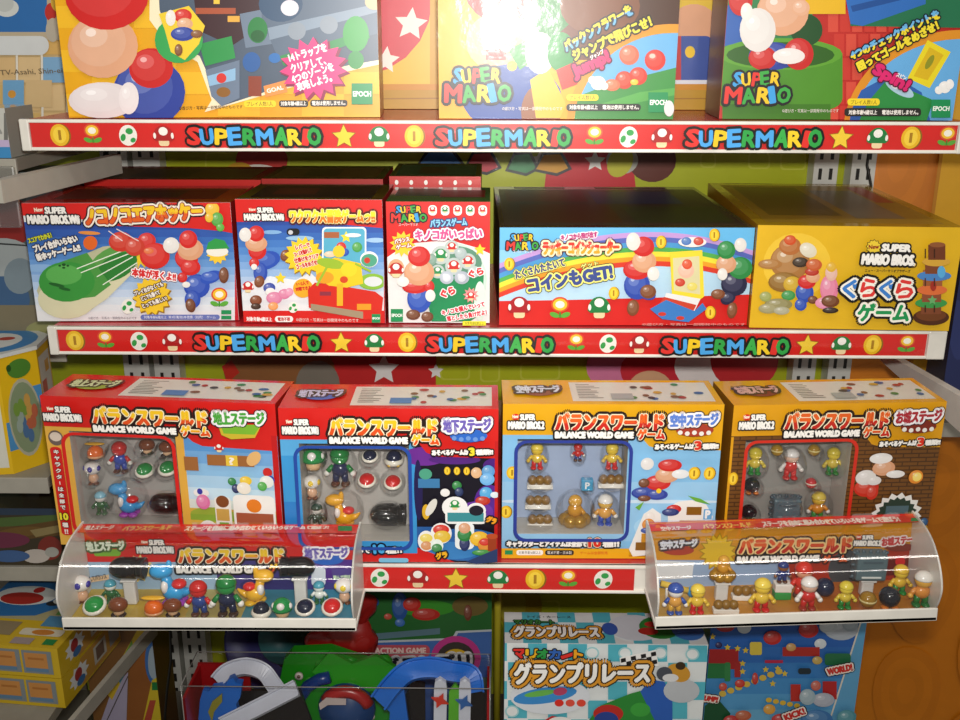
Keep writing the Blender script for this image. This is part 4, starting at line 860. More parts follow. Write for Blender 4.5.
def paint1(A):
    A.rect(0, .18, .62, 1, 'e4b048'); A.rect(.6, .2, 1, 1, '7cb4dc')
    for i, c in enumerate(['5c98d4','74a8da','8cbce2','a8cce6','c4dcea','d8e0d8']): A.rect(.60, .24+i*.08, 1, .33+i*.08, c)
    A.rect(.60, .70, 1, 1, 'd8b048'); A.ell(.70, .74, .10, .05, '9cb040'); A.ell(.92, .76, .08, .05, '58a040'); A.rect(.6,.74,1,.78,'8cac3c')
    A.poly([(0,0),(1,0),(1,.30),(.68,.285),(.64,.26),(.60,.205),(.56,.195),(0,.195)], 'd2211c'); A.rect(.975, .2, 1, 1, 'c01c1c')
    A.rrect(.012, .33, .062, .93, .02, 'd2211c'); A.ell(.045, .27, .033, .05, '6c5c54'); A.ell(.045, .262, .026, .03, 'd8c8b8')
    for i, ch in enumerate('キャラクターは全部で'): A.rect(.0365, .351+i*.041, .0405, .373+i*.041, 'f4ece4') if ch == 'ー' else A.text(ch, .028, .375+i*.041, .050, .375+i*.041, .026 if ch != 'ー' else .004, 'f4ece4', [('3a1410', 0.1)], bold=0.06)
    A.text('10', .022, .815, .056, .815, .045, 'f0e030', [('3a1410', 0.1)], bold=0.08); A.text('種', .028, .865, .052, .865, .03, 'f4ece4', [('3a1410', 0.1)], bold=0.06); A.text('!!', .034, .91, .048, .91, .03, 'f4ece4', bold=0.06)
    A.rect(.60, .35, .66, .44, '9c6434'); A.rect(.70, .33, .90, .40, '9c6434'); A.rect(.78, .33, .83, .40, 'e4c040'); A.text('?', .795, .39, .815, .39, .045, 'f4ece0', bold=0.05)
    A.mushroom(.755, .285, .03, 'c82824', 0.7); A.ell(.90, .345, .028, .05, 'e0b070', 20)
    A.ell(.955, .43, .02, .03, 'c82824'); A.ell(.965, .48, .018, .03, '2c48a8'); 
    A.blobs((.80,.50,.018,.026,'2c7c3c'),(.815,.545,.018,.03,'28305c'),(.86,.49,.026,.03,'e8c030'),(.85,.54,.03,.04,'e8e0d0'),(.95,.49,.03,.04,'e0e4dc'),(.93,.52,.02,.03,'50a848'))
    A.blobs((.665,.58,.034,.03,'e8e4e0'),(.67,.64,.03,.05,'d870a0'),(.66,.57,.012,.02,'3838a0'))
    A.rrect(.72, .60, .79, .80, .02, 'e8e4dc'); A.rrect(.80, .58, .98, .80, .03, 'eceae4'); A.rect(.725, .68, .78, .76, 'c8a050'); A.rect(.81, .70, .97, .78, 'a4583c'); A.rect(.86, .78, .90, .97, '5c9c38'); A.rect(.735, .77, .775, .9, '7cb048'); A.ell(.755, .63, .028, .04, '7c4420'); A.ell(.89, .65, .032, .045, 'e07c20')
    A.ell(.685, .86, .05, .10, 'eceae4'); A.blobs((.685,.83,.025,.04,'dce8e4'),(.69,.88,.04,.05,'2c6438')); A.rect(.665, .89, .72, .98, 'b83424'); A.ell(.64, .94, .026, .04, 'f0ecec'); A.ell(.64, .945, .012, .02, '3848b0')
    A.ell(.785, .90, .055, .09, 'eceae4'); A.blobs((.785,.94,.03,.05,'2c48a8'),(.785,.90,.035,.04,'c82824'),(.785,.865,.028,.035,'d49a74'))
    A.ell(.925, .90, .045, .08, 'eceae4'); A.ell(.925, .875, .034, .04, '2c8c44'); A.rect(.895, .89, .955, .93, 'e4e0d0')
    common(A, 0, '地上ステージ', '48a038', '78b030', 'slab', 'Wii', ('f0c020', 'dc5018'))
def paint2(A):
    A.rect(0, .19, .62, 1, '3c94d0'); A.rect(.0, .19, .62, .3, '58a8dc'); A.rect(.0,.6,.06,.94,'2c7cc4'); A.rect(.62, .2, 1, 1, '16121e')
    A.ell(.66, .30, .10, .06, '6c2c90'); A.ell(.80, .32, .12, .03, '54247c'); A.ell(.96, .60, .07, .12, '58288c'); A.ell(.90, .66, .08, .07, '6c38a0'); A.ell(.63, .52, .02, .2, '241c4c'); A.ell(.98,.36,.05,.05,'4c2078')
    A.ell(.84, .88, .20, .11, '2c64a8'); A.ell(.78, .92, .14, .06, '3c80c0'); A.rect(.62, .76, .72, .9, '2c5c9c'); A.poly([(.62,.9),(.8,1),(.62,1)], 'd2211c')
    A.poly([(0,0),(1,0),(1,.31),(.72,.30),(.67,.275),(.63,.205),(.58,.195),(0,.195)], 'd2211c'); A.rect(0, .94, .64, 1, 'd2211c'); A.rect(.985, .2, 1, 1, 'c01c1c')
    for i in range(3): A.coin(.765+i*.045, .39, .014, .026)
    A.rect(.63, .44, .73, .50, '3c78a8'); A.ell(.665, .41, .03, .035, '4c9c80')
    A.blobs((.90,.40,.025,.035,'e0b080'),(.955,.39,.03,.04,'5898d0'),(.95,.44,.034,.04,'6cace0'),(.945,.53,.03,.04,'48a0d8'),(.93,.58,.035,.03,'b83020'),(.985,.54,.02,.02,'d8e4ec'),(.81,.48,.022,.03,'2c7c3c'),(.82,.52,.02,.03,'243058'),(.755,.525,.022,.026,'e8e4e0'))
    A.ell(.80, .62, .06, .07, 'eceae8'); A.ell(.90, .64, .045, .05, 'eceae8'); A.rrect(.755, .64, .945, .73, .02, 'eceae8'); A.rect(.765, .655, .935, .715, '3c8c94'); A.mushroom(.80, .605, .036, '2c8c44', 0.7); A.ell(.90, .64, .034, .034, '201c28')
    A.ell(.665, .65, .018, .05, 'd8a828'); A.ell(.69, .62, .02, .06, 'd8d4cc', 20)
    A.rrect(.80, .72, .89, .90, .03, 'e8ecec'); A.blobs((.845,.86,.025,.05,'28305c'),(.845,.80,.034,.045,'2c7c3c'),(.845,.755,.028,.035,'d49a74'))
    A.blobs((.735,.79,.05,.07,'eceae8'),(.735,.765,.038,.034,'d03428'),(.74,.81,.04,.04,'e0b838'),(.665,.84,.04,.07,'eceae8'),(.665,.82,.03,.03,'e8d060'),(.665,.87,.026,.03,'d49060'),(.715,.87,.03,.045,'e4f0e8'),(.715,.885,.025,.03,'3c8448'))
    A.blobs((.915,.82,.045,.05,'e8b428'),(.945,.86,.038,.05,'d88428'),(.94,.84,.026,.024,'d03428'),(.93,.91,.05,.02,'3c8c3c')); A.rect(.955, .80, .995, .90, '9c3c1c'); A.ell(.975, .80, .028, .018, 'b84c24')
    A.text('グラ', .945, .70, .985, .72, .04, 'f0a020', [('1c1410', 0.25)], bold=0.1); A.text('グラ', .715, .955, .765, .94, .04, 'f0b020', [('1c1410', 0.25)], bold=0.1); A.poly([(.85,.97),(1,.88),(1,.97),(.9,.985)], '2c3c68')
    A.text('キャラクターは全部で', .06, .915, .40, .915, .04, 'f4f0ea', [('141820', 0.2)], bold=0.08); A.text('10', .42, .915, .47, .91, .055, '48a8e0', [('101830', 0.2)], bold=0.1); A.text('種!!', .475, .915, .55, .91, .04, 'f4f0ea', [('141820', 0.2)], bold=0.08); A.rrect(.44, .945, .58, .975, .012, '78b8d8')
    common(A, 0, '地下ステージ', '6c5cb0', '2c64c0', 'ell', 'Wii', ('f0c020', 'dc5018'))
    A.text('あそべるゲームは', .70, .262, .865, .257, .032, 'f4f0ea', [('141010', 0.25)], bold=0.1); A.text('3', .872, .262, .895, .257, .045, 'f0d830', [('141010', 0.2)], bold=0.1); A.text('種類!!', .90, .257, .975, .254, .032, 'f4f0ea', [('141010', 0.25)], bold=0.1)
def paint3(A):
    A.rect(0, .19, 1, .95, '84bce4'); A.rect(0, .5, 1, .9, '94c4e6'); A.ell(.75, .63, .3, .012, 'c8dcec'); A.ell(.04, .63, .04, .01, 'c8dcec'); A.ell(.8, .8, .18, .1, 'a8d0ea')
    A.poly([(0,0),(1,0),(1,.292),(.72,.285),(.67,.265),(.63,.205),(.58,.195),(0,.195)], 'e2a616')
    for (x, y) in ((.045,.44),(.018,.70),(.885,.44),(.955,.44)): A.coin(x, y, .026, .042)
    A.blobs((.66,.57,.06,.04,'2c4098'),(.72,.58,.05,.035,'2c4098'),(.72,.50,.06,.05,'c82824'),(.76,.45,.055,.05,'d49a74'),(.77,.385,.055,.04,'c82824'),(.665,.375,.03,.04,'dcd8d4'),(.655,.50,.026,.03,'6c3c24'),(.82,.44,.04,.03,'e0e0e0'),(.66,.60,.03,.02,'6c3c24'),(.725,.55,.012,.016,'ecc428'))
    A.poly([(.86,.58),(.92,.60),(.97,.64),(.90,.62)], '68a838'); A.poly([(.62,.66),(.66,.62),(.64,.68)], '68a838')
    A.poly([(.77,.66),(.82,.62),(.88,.61),(.95,.64),(.985,.72),(.96,.88),(.80,.96),(.78,.80)], 'eceae4'); A.rect(.86, .655, .93, .71, '8a5c1c'); A.rect(.94, .67, .98, .74, '6ca8d8'); A.text('P', .95, .73, .97, .73, .05, 'f0f2f2', bold=0.08); A.rect(.83, .745, .95, .80, 'c88c28'); A.blobs((.80,.67,.035,.03,'c82824'),(.785,.69,.04,.025,'2c3c78'),(.80,.86,.035,.05,'b87830'),(.92,.84,.03,.05,'d8a838'))
    A.poly([(.60,.94),(.63,.82),(.66,.70),(.70,.66),(.74,.70),(.75,.84),(.77,.97),(.62,.99)], 'eceae4'); A.blobs((.69,.72,.024,.035,'e8e4dc'),(.685,.77,.03,.04,'d88838'),(.68,.81,.03,.02,'3850a0')); A.rect(.655, .83, .74, .89, 'c88c28'); A.rect(.63, .89, .76, .945, '8a5c1c')
    A.text('グラ', .70, .972, .765, .96, .04, '2c5c9c', [('14141c', 0.25)], bold=0.1)
    bottom_bar(A, 'e2a616')
    A.text('キャラクターとアイテムは全部で', .025, .918, .40, .918, .038, 'f4f0ea', [('141010', 0.25)], bold=0.1); A.text('10', .41, .918, .465, .915, .055, 'd8301c', [('141010', 0.15), ('f0e0c0', 0.08)], bold=0.1); A.text('種!!', .475, .918, .55, .915, .04, 'f4f0ea', [('141010', 0.25)], bold=0.1)
    common(A, 1, '空中ステージ', '5c80d0', 'a83c28', 'ell', '2', ('e86020', 'c8281c'))
    A.text('あそべるゲームは', .69, .262, .865, .257, .032, 'f4f0ea', [('141010', 0.25)], bold=0.1); A.text('3', .872, .262, .90, .257, .05, 'd8301c', [('141010', 0.15), ('f0e0c0', 0.08)], bold=0.1); A.text('種類!!', .905, .257, .975, .254, .032, 'f4f0ea', [('141010', 0.25)], bold=0.1)
def paint4(A):
    A.rect(0, .19, 1, 1, '4c3018')
    ps = []
    for j in range(30):
        for i in range(14):
            x = i*.075+(.0375 if j % 2 else 0)-.03; ps.append([A.mp(x, .2+j*.027), A.mp(x+.069, .2+j*.027), A.mp(x+.069, .2+j*.027+.019), A.mp(x, .2+j*.027+.019)])
    A.raw(ps, '70481f')
    A.poly([(0,0),(1,0),(1,.292),(.72,.285),(.67,.265),(.63,.205),(.58,.195),(0,.195)], 'dc9c18'); A.rect(0, .2, .012, 1, 'dc9c18')
    for (x, y) in ((.025,.47),(.02,.80)): A.coin(x, y, .022, .042)
    A.blobs((.67,.55,.06,.06,'c83424'),(.70,.58,.03,.05,'c83424'),(.66,.48,.05,.05,'d8d4d0'),(.74,.42,.055,.05,'d49a74'),(.72,.355,.055,.035,'e4e0dc'),(.80,.46,.045,.025,'e4e0dc'),(.70,.50,.035,.03,'d8d4d0'),(.90,.48,.035,.045,'e0882c'),(.905,.48,.022,.03,'f4d868'))
    A.burst(.83, .73, .125, .105, 16, 'e4e2dc', sy=1.2); A.burst(.83, .73, .10, .086, 18, '2c3c30', sy=1.2); A.rect(.775, .67, .885, .80, '506870'); A.rect(.785, .77, .875, .785, 'c8ccc8')
    A.rrect(.63, .74, .72, .97, .02, 'e4e2dc'); A.blobs((.675,.80,.025,.04,'d8b030'),(.675,.86,.03,.04,'c89030'),(.67,.93,.035,.04,'3c9038'))
    A.ell(.75, .92, .055, .08, 'e4e2dc'); A.blobs((.75,.90,.03,.04,'e0dcd8'),(.75,.95,.03,.04,'c83424'),(.88,.92,.04,.06,'e4e2dc'),(.88,.93,.03,.04,'d8a838'),(.965,.85,.03,.06,'b88828'),(.965,.78,.02,.03,'28507c'))
    common(A, 1, 'お城ステージ', 'a82c34', '7c2c1c', 'ell', '2', ('e06020', 'c0281c'))
    A.text('あそべるゲームは', .69, .262, .865, .257, .032, 'f4f0ea', [('141010', 0.25)], bold=0.1); A.text('3', .872, .262, .90, .257, .05, 'd8301c', [('141010', 0.15), ('f0e0c0', 0.08)], bold=0.1); A.text('種類!!', .905, .257, .975, .254, .032, 'f4f0ea', [('141010', 0.25)], bold=0.1)
WB = []
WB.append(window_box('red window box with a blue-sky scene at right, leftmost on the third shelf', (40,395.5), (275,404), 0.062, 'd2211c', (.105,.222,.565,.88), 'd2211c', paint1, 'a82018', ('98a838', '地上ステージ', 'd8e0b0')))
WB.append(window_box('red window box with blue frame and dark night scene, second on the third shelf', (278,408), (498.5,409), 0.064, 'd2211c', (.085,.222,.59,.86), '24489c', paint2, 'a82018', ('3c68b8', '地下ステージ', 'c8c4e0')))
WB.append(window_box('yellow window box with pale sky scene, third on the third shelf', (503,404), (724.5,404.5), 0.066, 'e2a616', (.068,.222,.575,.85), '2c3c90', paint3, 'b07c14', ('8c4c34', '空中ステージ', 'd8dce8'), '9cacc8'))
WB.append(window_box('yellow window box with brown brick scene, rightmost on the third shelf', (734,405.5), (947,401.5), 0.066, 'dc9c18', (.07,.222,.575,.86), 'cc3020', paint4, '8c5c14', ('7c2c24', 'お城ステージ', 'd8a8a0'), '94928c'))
def yw(i, px):
    _, mid, rz, dd = WB[i]
    p = at(px, 470, Y=mid.y); return mid.y+(p.x-mid.x)*math.tan(rz)+0.021
gA = 'toys in the window of the leftmost red box'
def W1(n, k, x, y, h, l, **c): wtoy(n, k, x, y, h, yw(0, x), l+', in the leftmost red box window', gA, **c)
W1('propeller_toy', 'propeller', 95, 450, 20, 'orange ball toy with flat top, upper left')
W1('toy_figure', 'doll', 120, 457, 33, 'red and blue toy figure, upper middle', legs='2c48a8', body='2c48a8', arms='c82420', head='cc2a24', cap='c82420')
W1('brown_cap_toy', 'bug', 147, 446, 17, 'round brown capped toy, left of the top right pair'); W1('brown_cap_toy', 'bug', 167, 448, 17, 'round brown capped toy at the top right corner')
W1('sprout_toy', 'sprout', 93, 473, 25, 'white-topped little toy with purple spot', spot='3c3498')
W1('shell_toy', 'tilted_shell', 145, 469, 22, 'green domed shell toy, left of the two', dome='1c8a3c'); W1('shell_toy', 'tilted_shell', 168, 467, 22, 'green domed shell toy, right of the two', dome='1c8a3c')
W1('toy_figure', 'doll', 101, 503, 25, 'dark green toy figure with pale head, lower left', legs='2c5c2c', body='2c6030', head='e4e4dc', cap='8cc4d8', feet='2c5c2c', hands='2c6030')
W1('toy_animal', 'animal', 128, 498, 38, 'sky-blue long-necked toy animal', col='3ca0dc', dir=-1)
W1('capsule_toy', 'capsule', 166, 503, 21, 'black capsule toy, lower right')
gB = 'toys in the window of the second red box'
def W2(n, k, x, y, h, l, **c): wtoy(n, k, x, y, h, yw(1, x), l+', in the second red box window', gB, **c)
W2('mushroom_toy', 'mushroom', 313, 457, 24, 'green mushroom toy, top left', cap='1c8840')
W2('toy_figure', 'doll', 340, 466, 42, 'tall green and dark blue toy figure', legs='20284c', body='20284c', arms='1c7c38', head='2c8c44', cap='1c7c38')
W2('shell_toy', 'tilted_shell', 370, 455, 19, 'dark blue domed shell toy without feet', dome='141c3c'); W2('shell_toy', 'shell', 394, 456, 18, 'dark blue domed shell toy with yellow feet', dome='141c3c', feet='e0b424')
W2('sprout_toy', 'sprout', 312, 487, 26, 'white-topped little toy with yellow spot', spot='ecc830')
W2('shell_toy', 'tilted_shell', 367, 479, 21, 'red domed shell toy, left of the two', dome='d02020'); W2('shell_toy', 'tilted_shell', 393, 481, 21, 'red domed shell toy, right of the two', dome='d02020')
W2('toy_figure', 'doll', 317, 515, 25, 'grey-green toy figure, lower left', legs='3c5044', body='3c5044', head='dcdcd4', cap='2c4c40', feet='3c5044', hands='3c5044')
W2('toy_animal', 'animal', 344, 509, 38, 'yellow long-necked toy animal', col='ecac24', feet='ecac24', dir=-1)
W2('capsule_toy', 'capsule', 388, 514, 23, 'black capsule toy, lower right')
gC = 'toys in the window of the pale sky box'
def W3(n, k, x, y, h, l, **c): wtoy(n, k, x, y, h, yw(2, x), l+', in the pale sky box window', gC, **c)
W3('toy_figure', 'doll', 537, 456, 28, 'yellow toy figure with red feet, top left', legs='d02824', body='e4c040', head='ecc83c', cap='ecd050', feet='d02020', hands='e4c040'); W3('toy_figure', 'doll', 612, 456, 28, 'yellow toy figure with red feet, top right', legs='d02824', body='e4c040', head='ecc83c', cap='ecd050', feet='d02020', hands='e4c040')
W3('toy_figure', 'doll', 578, 452, 19, 'small red, white and blue toy figure, top middle', legs='2c3c88', body='c82824', head='d84840', cap='c82420')
for (x, y, l) in [(540,481,'uppermost in the left column'),(538,501,'middle of the left column'),(540,520,'lowest of the left column'),(611,480,'right of the blue cube')]:
    W3('brick_toy', 'bricks', x, y, 15, 'brown brick row toy, '+l)
W3('cube_toy', 'cube', 587, 484, 12, 'light blue cube marked with a P')
W3('cloud_toy', 'puff', 575, 509, 38, 'golden figure seated on a round golden cloud')
W3('toy_figure', 'doll', 605, 510, 34, 'toy figure with white cap and orange body, lower right', legs='2c4cac', body='dca048', head='e0b04c', cap='ece8e2', feet='2c4cac')
gD = 'toys in the window of the brick scene box'
def W4(n, k, x, y, h, l, **c): wtoy(n, k, x, y, h, yw(3, x), l+', in the brick scene box window', gD, **c)
W4('toy_figure', 'doll', 755, 461, 29, 'yellow-green toy figure, left', legs='2c8c38', body='d8c040', head='e4cc3c', cap='d8c43c', feet='1c8030', hands='d8c040'); W4('toy_figure', 'doll', 833, 461, 29, 'yellow-green toy figure, right', legs='2c8c38', body='d8c040', head='e4cc3c', cap='d8c43c', feet='1c8030', hands='d8c040')
W4('ball_toy', 'ball', 777, 450, 13, 'golden ball toy, left of the two', col='b08820', band_col='e8d890'); W4('ball_toy', 'ball', 814, 450, 13, 'golden ball toy, right of the two', col='b08820', band_col='e8d890')
W4('toy_figure', 'doll', 791, 464, 33, 'white and red toy figure, top middle', legs='d02824', body='d02824', arms='e8e4e0', head='e8c0a8', cap='ece8e4', feet='c82824')
W4('ball_toy', 'ball', 752, 485, 17, 'black ball toy, upper of the two', col='15161c', band=False, feet='c87020'); W4('ball_toy', 'ball', 749, 512, 17, 'black ball toy, lower of the two', col='15161c', band=False, feet='c87020')
W4('ball_toy', 'ball', 811, 483, 12, 'small red ball toy', col='cc2830')
W4('block_toy', 'block', 785, 508, 27, 'square grey block toy', col='5c7078')
W4('toy_figure', 'doll', 818, 506, 31, 'yellow toy figure with orange body, lower right', legs='2c8c38', body='d88c30', head='e4b83c', cap='e0c858', feet='1c8030')

# moulded clear blister over the toys of each window
for (root, mid, rz, dd) in WB:
    M = Matrix.Translation(mid) @ Matrix.Rotation(rz, 4, 'Z'); inv = M.inverted(); mb = MB()
    for (c, h, kind) in BUBBLES:
        q = inv @ c
        if abs(q.x) > 0.1 or abs((M @ Vector((0, 0, 0)) - c).x) > 0.1: continue
        wd = {'doll': .44, 'sprout': .42, 'animal': .55, 'capsule': .86, 'bricks': .9, 'puff': .52, 'block': .62}.get(kind, .62)
        mb.ell((q.x, 0.019, q.z), (h*wd, 0.0175, h*.58), BLIST, n=18, k=10)
    mb.build('blister_cover', root)
# ------------------------------------------------------------------ clear display trays hung on the front of the third shelf
def tray(label, BL, BR, paint, floorcols):
    yf = -0.2030; a, b = at(*BL, Y=yf), at(*BR, Y=yf); W = (b-a).length; rz = 0.0; ry = -math.atan2(b.z-a.z, b.x-a.x); mid = (a+b)/2
    D = 0.064; HT = 0.0735
    root = thing('display_tray', label, 'display tray', mid, rz, 'clear display trays'); root.rotation_euler = (0, ry, rz)
    mb = MB(); mb.rbox(-W/2, W/2, 0, D, 0, 0.0045, 0.001, WHITE); mb.rbox(-W/2, W/2, 0, 0.0022, 0.0, 0.0125, 0.0009, WHITE); mb.build('base', root)
    mb = MB(); n = len(floorcols)
    mb.box(-W/2+0.003, W/2-0.003, 0.0025, D-0.003, 0.0046, 0.0054, ink(floorcols[0]))
    A = Art(mb, (-W/2, 0, 0.0054), (1, 0, 0), (0, 1, 0), W, D, lambda u, v: (u*W, v*D)); A.clip = (W-0.003, D-0.003)
    for i, c in enumerate(floorcols): A.rect(0.012+(i/n)*0.976, 0.05, 0.012+((i+1)/n)*0.976, 0.94, c)
    for i in range(14): A.ell(0.05+i*0.068, 0.3+0.2*(i % 3), 0.02, 0.1, floorcols[(i*n)//14])
    mb.build('floor_card', root)
    prof = [(0.0012, 0.0115), (-0.0035, 0.022), (-0.006, 0.032), (-0.0045, 0.041), (0.001, 0.051), (0.009, 0.0595), (0.020, 0.0670), (0.036, 0.0717), (D-0.002, HT)]
    m = 28; fine = []
    for i in range(m+1):       # smooth the outline
        t = i/m*(len(prof)-1); k = min(int(t), len(prof)-2); f = t-k
        p0, p1, p2, p3 = prof[max(k-1, 0)], prof[k], prof[k+1], prof[min(k+2, len(prof)-1)]
        fine.append(tuple(0.5*((2*p1[q])+(-p0[q]+p2[q])*f+(2*p0[q]-5*p1[q]+4*p2[q]-p3[q])*f*f+(-p0[q]+3*p1[q]-3*p2[q]+p3[q])*f**3) for q in (0, 1)))
    vs = []
    for (y, z) in fine: vs += [(-W/2+0.001, y, z), (W/2-0.001, y, z)]
    mb = MB(); mb.add(vs, [(2*i, 2*i+1, 2*i+3, 2*i+2) for i in range(m)], clear('tray_cover_plastic', 0.06, 0.05, 0.34), True); mb.build('clear_cover', root)
    for s in (-1, 1):
        x = s*(W/2-0.001)
        pts = [(x, 0.0, 0.002)]+[(x, y, z) for (y, z) in fine]+[(x, D, HT), (x, D, 0.002)]
        mb = MB(); mb.prism(pts, (-s*0.0016, 0, 0), mat('dedad2', 0.3)); mb.build('side_panel', root)
    mb = MB(); yc = D-0.004
    mb.box(-W/2+0.0028, W/2-0.0028, yc, yc+0.001, 0.005, HT-0.0012, ink('d2211c'))
    A = Art(mb, (-W/2+0.0028, yc, 0.005), (1, 0, 0), (0, 0, 1), W-0.0056, HT-0.0062, px_map((-W/2+0.0028, yc, 0.005), (1, 0, 0), (0, 0, 1), mid, rz, 0.0, ry))
    mb.box(-W/2+0.0028, W/2-0.0028, 0.0475, yc, HT-0.0028, HT-0.0022, ink('d6382e'))
    O = (-W/2+0.0028, 0.0475, HT-0.0022)
    T = Art(mb, O, (1, 0, 0), (0, 1, 0), W-0.0056, yc-0.0475, px_map(O, (1, 0, 0), (0, 1, 0), mid, rz, 0.0, ry))
    paint(A, T); mb.build('backdrop_card', root)
    return mid, rz, W, mid.z+0.0058, math.tan(-ry)
def pt1(A, T):
    A.poly([(60,562),(215,562),(225,575),(228,630),(60,630)], '9cbcd8'); A.poly([(215,555),(360,560),(360,630),(222,630)], '443c84'); A.poly([(310,560),(360,560),(360,590),(320,580)], '58308c'); A.rect(60, 598, 222, 612, 'c8b050'); A.rect(222, 600, 360, 612, '2c6c8c'); A.ell(270, 585, 30, 8, '342c6c'); A.ell(104, 598, 20, 5, '88a848'); A.ell(180, 596, 26, 5, '7ca448')
    A.rrect(94, 549, 121, 556, 3, '78b030'); A.text('地上ステージ', 88, 551, 125, 549, 9, 'e4f0d8', [('3c5c28', 0.22)], bold=0.08)
    A.newlogo(138, 539, 174, 553)
    A.text('バランスワールド', 180, 562, 284, 562, 14, 'f0c828', [('241410', 0.21), ('f2e4c0', 0.06)], bold=0.075, col2='dc5820'); A.text('ゲーム', 270, 571, 296, 571, 8, 'f0c828', [('241410', 0.25)], bold=0.08, col2='dc5820')
    A.text('BALANCE WORLD GAME', 178, 571.5, 266, 571.5, 5.6, 'f6f2ea', [('141010', 0.35)], bold=0.14)
    A.ell(328, 558, 16, 6, '2c64c0'); A.text('地下ステージ', 306, 557, 348, 556, 10, '6c5cb0', [('f2eef0', 0.18)], bold=0.07)
    A.burst(140, 567, 14, 10, 12, 'e8d080'); A.poly([(86,577),(110,573),(110,578),(86,582)], 'e8c8a0'); A.text('ゆらしてバランス', 86, 581, 108, 577, 5, '3c3c48', bold=0.04)
    A.rrect(312, 566, 326, 584, 3, 'dce4ec'); A.poly([(332,568),(356,566),(356,580),(334,582)], '584890'); A.text('積んで遊ぼう', 334, 578, 354, 577, 4, 'd0e8c0', bold=0.05)
    T.text('ステージを自由に組み合わせていろいろなゲームで遊ぼう!', 184, 531, 328, 529, 5, 'f6e8d8', bold=0.05); T.rect(338, 524, 352, 531, '1c8a50'); T.text('地上ステージ', 84, 530, 112, 529.5, 4, 'f0e0d0', bold=0.05); T.text('バランスワールド', 122, 531, 170, 530, 4.5, 'f0c060', bold=0.05)
def pt2(A, T):
    A.rect(640, 520, 960, 640, 'cc8c1c'); A.poly([(650,560),(790,560),(795,630),(650,630)], '90a8c8'); A.poly([(650,560),(694,562),(692,578),(650,580)], 'd8dce0'); A.poly([(788,556),(840,552),(960,548),(960,630),(795,630)], 'a83018'); A.ell(850, 570, 22, 20, '44484c'); A.poly([(880,560),(940,555),(940,572),(880,576)], '6c1c14'); A.rect(640, 598, 800, 612, 'c88c38'); A.rect(800, 598, 960, 612, 'b8601c')
    A.burst(718, 552, 20, 15, 16, 'a88418'); A.burst(718, 552, 18, 13, 16, 'd8b428')
    A.ell(678, 550, 16, 5, 'a83c28'); A.text('空中ステージ', 661, 549, 697, 546, 8, 'd8dce4', [('38303c', 0.25)], bold=0.08)
    A.text('バランスワールド', 739, 553, 850, 551, 14, 'dc5c24', [('241410', 0.22), ('e8c888', 0.1)], bold=0.085, col2='b82818'); A.text('ゲーム', 822, 562, 846, 561, 7, 'dc5c24', [('241410', 0.25)], bold=0.08)
    A.text('BALANCE WORLD GAME', 737, 561.5, 818, 560, 5.4, 'f6f2ea', [('141010', 0.35)], bold=0.14)
    A.newlogo(853, 534, 879, 545, '2'); A.ell(899, 546, 16, 4, '7c2c1c'); A.text('お城ステージ', 881, 545, 918, 541, 8, 'c03434', [('e8dcd8', 0.15)], bold=0.07)
    A.ell(899, 560, 5, 5, 'd02424'); A.ell(920, 560, 6, 6, '9c7420')
    T.text('ステージを自由に組み合わせていろいろなゲームで遊ぼう!', 764, 526.5, 901, 521.5, 5, 'f6e8d8', bold=0.05); T.rect(911, 518, 922, 524, '1c8a50'); T.text('空中ステージ', 662, 531, 692, 529.5, 4, 'f0e0d0', bold=0.05); T.text('バランスワールド', 704, 529, 752, 527, 4.5, 'f0c060', bold=0.05)
t1 = tray('clear curved display tray on a white base at left, red backdrop card', (63,630.5), (356.5,631.5), pt1, ['c8ac48','c4a440','b0a45c','3c8498','3c90ac'])
t2 = tray('clear curved display tray on a white base at right, orange backdrop card', (655,630), (937,621), pt2, ['c89c40','c88c34','c08030','b8641c','c07820'])
gT1 = 'small toys standing in the left clear tray'; gT2 = 'small toys standing in the right clear tray'
def ttoy(t, n, k, x, yb, hpx, l, g, row=0, up=0.0, **c):
    mid, rz, W, zf, sl = t
    # row 0 stands near the front, row 1 behind
    p = at(x, yb, Z=zf)
    yl = mid.y+(p.x-mid.x)*math.tan(rz)
    yy = yl+(0.0155 if row == 0 else 0.036)
    p = at(x, yb, Y=yy)
    h = hpx*depth_of(p)/F_PX/0.93; p.z = zf+up+(p.x-mid.x)*sl
    return toy(n, k, p, h, l, g, **c)
def L1(n, k, x, yb, h, l, row=0, up=0.0, **c): return ttoy(t1, n, k, x, yb, h, l+', in the left clear tray', gT1, row, up, **c)
def L2(n, k, x, yb, h, l, row=0, up=0.0, **c): return ttoy(t2, n, k, x, yb, h, l+', in the right clear tray', gT2, row, up, **c)
L1('sprout_toy', 'sprout', 84, 608, 28, 'white-topped toy with purple spot at the left end', 1, spot='3c3498')
L1('shell_toy', 'tilted_shell', 97, 620, 24, 'green domed shell toy with white rim', 0, dome='1c9440')
L1('toy_figure', 'doll', 113, 608, 24, 'white-headed dark green toy behind the brown capped toy', 1, legs='2c6438', body='2c6438', head='e8ece4', cap='4c9cb0', feet='2c6438', hands='2c6438')
L1('brown_cap_toy', 'bug', 120, 620, 19, 'brown capped toy left of the white post', 0)
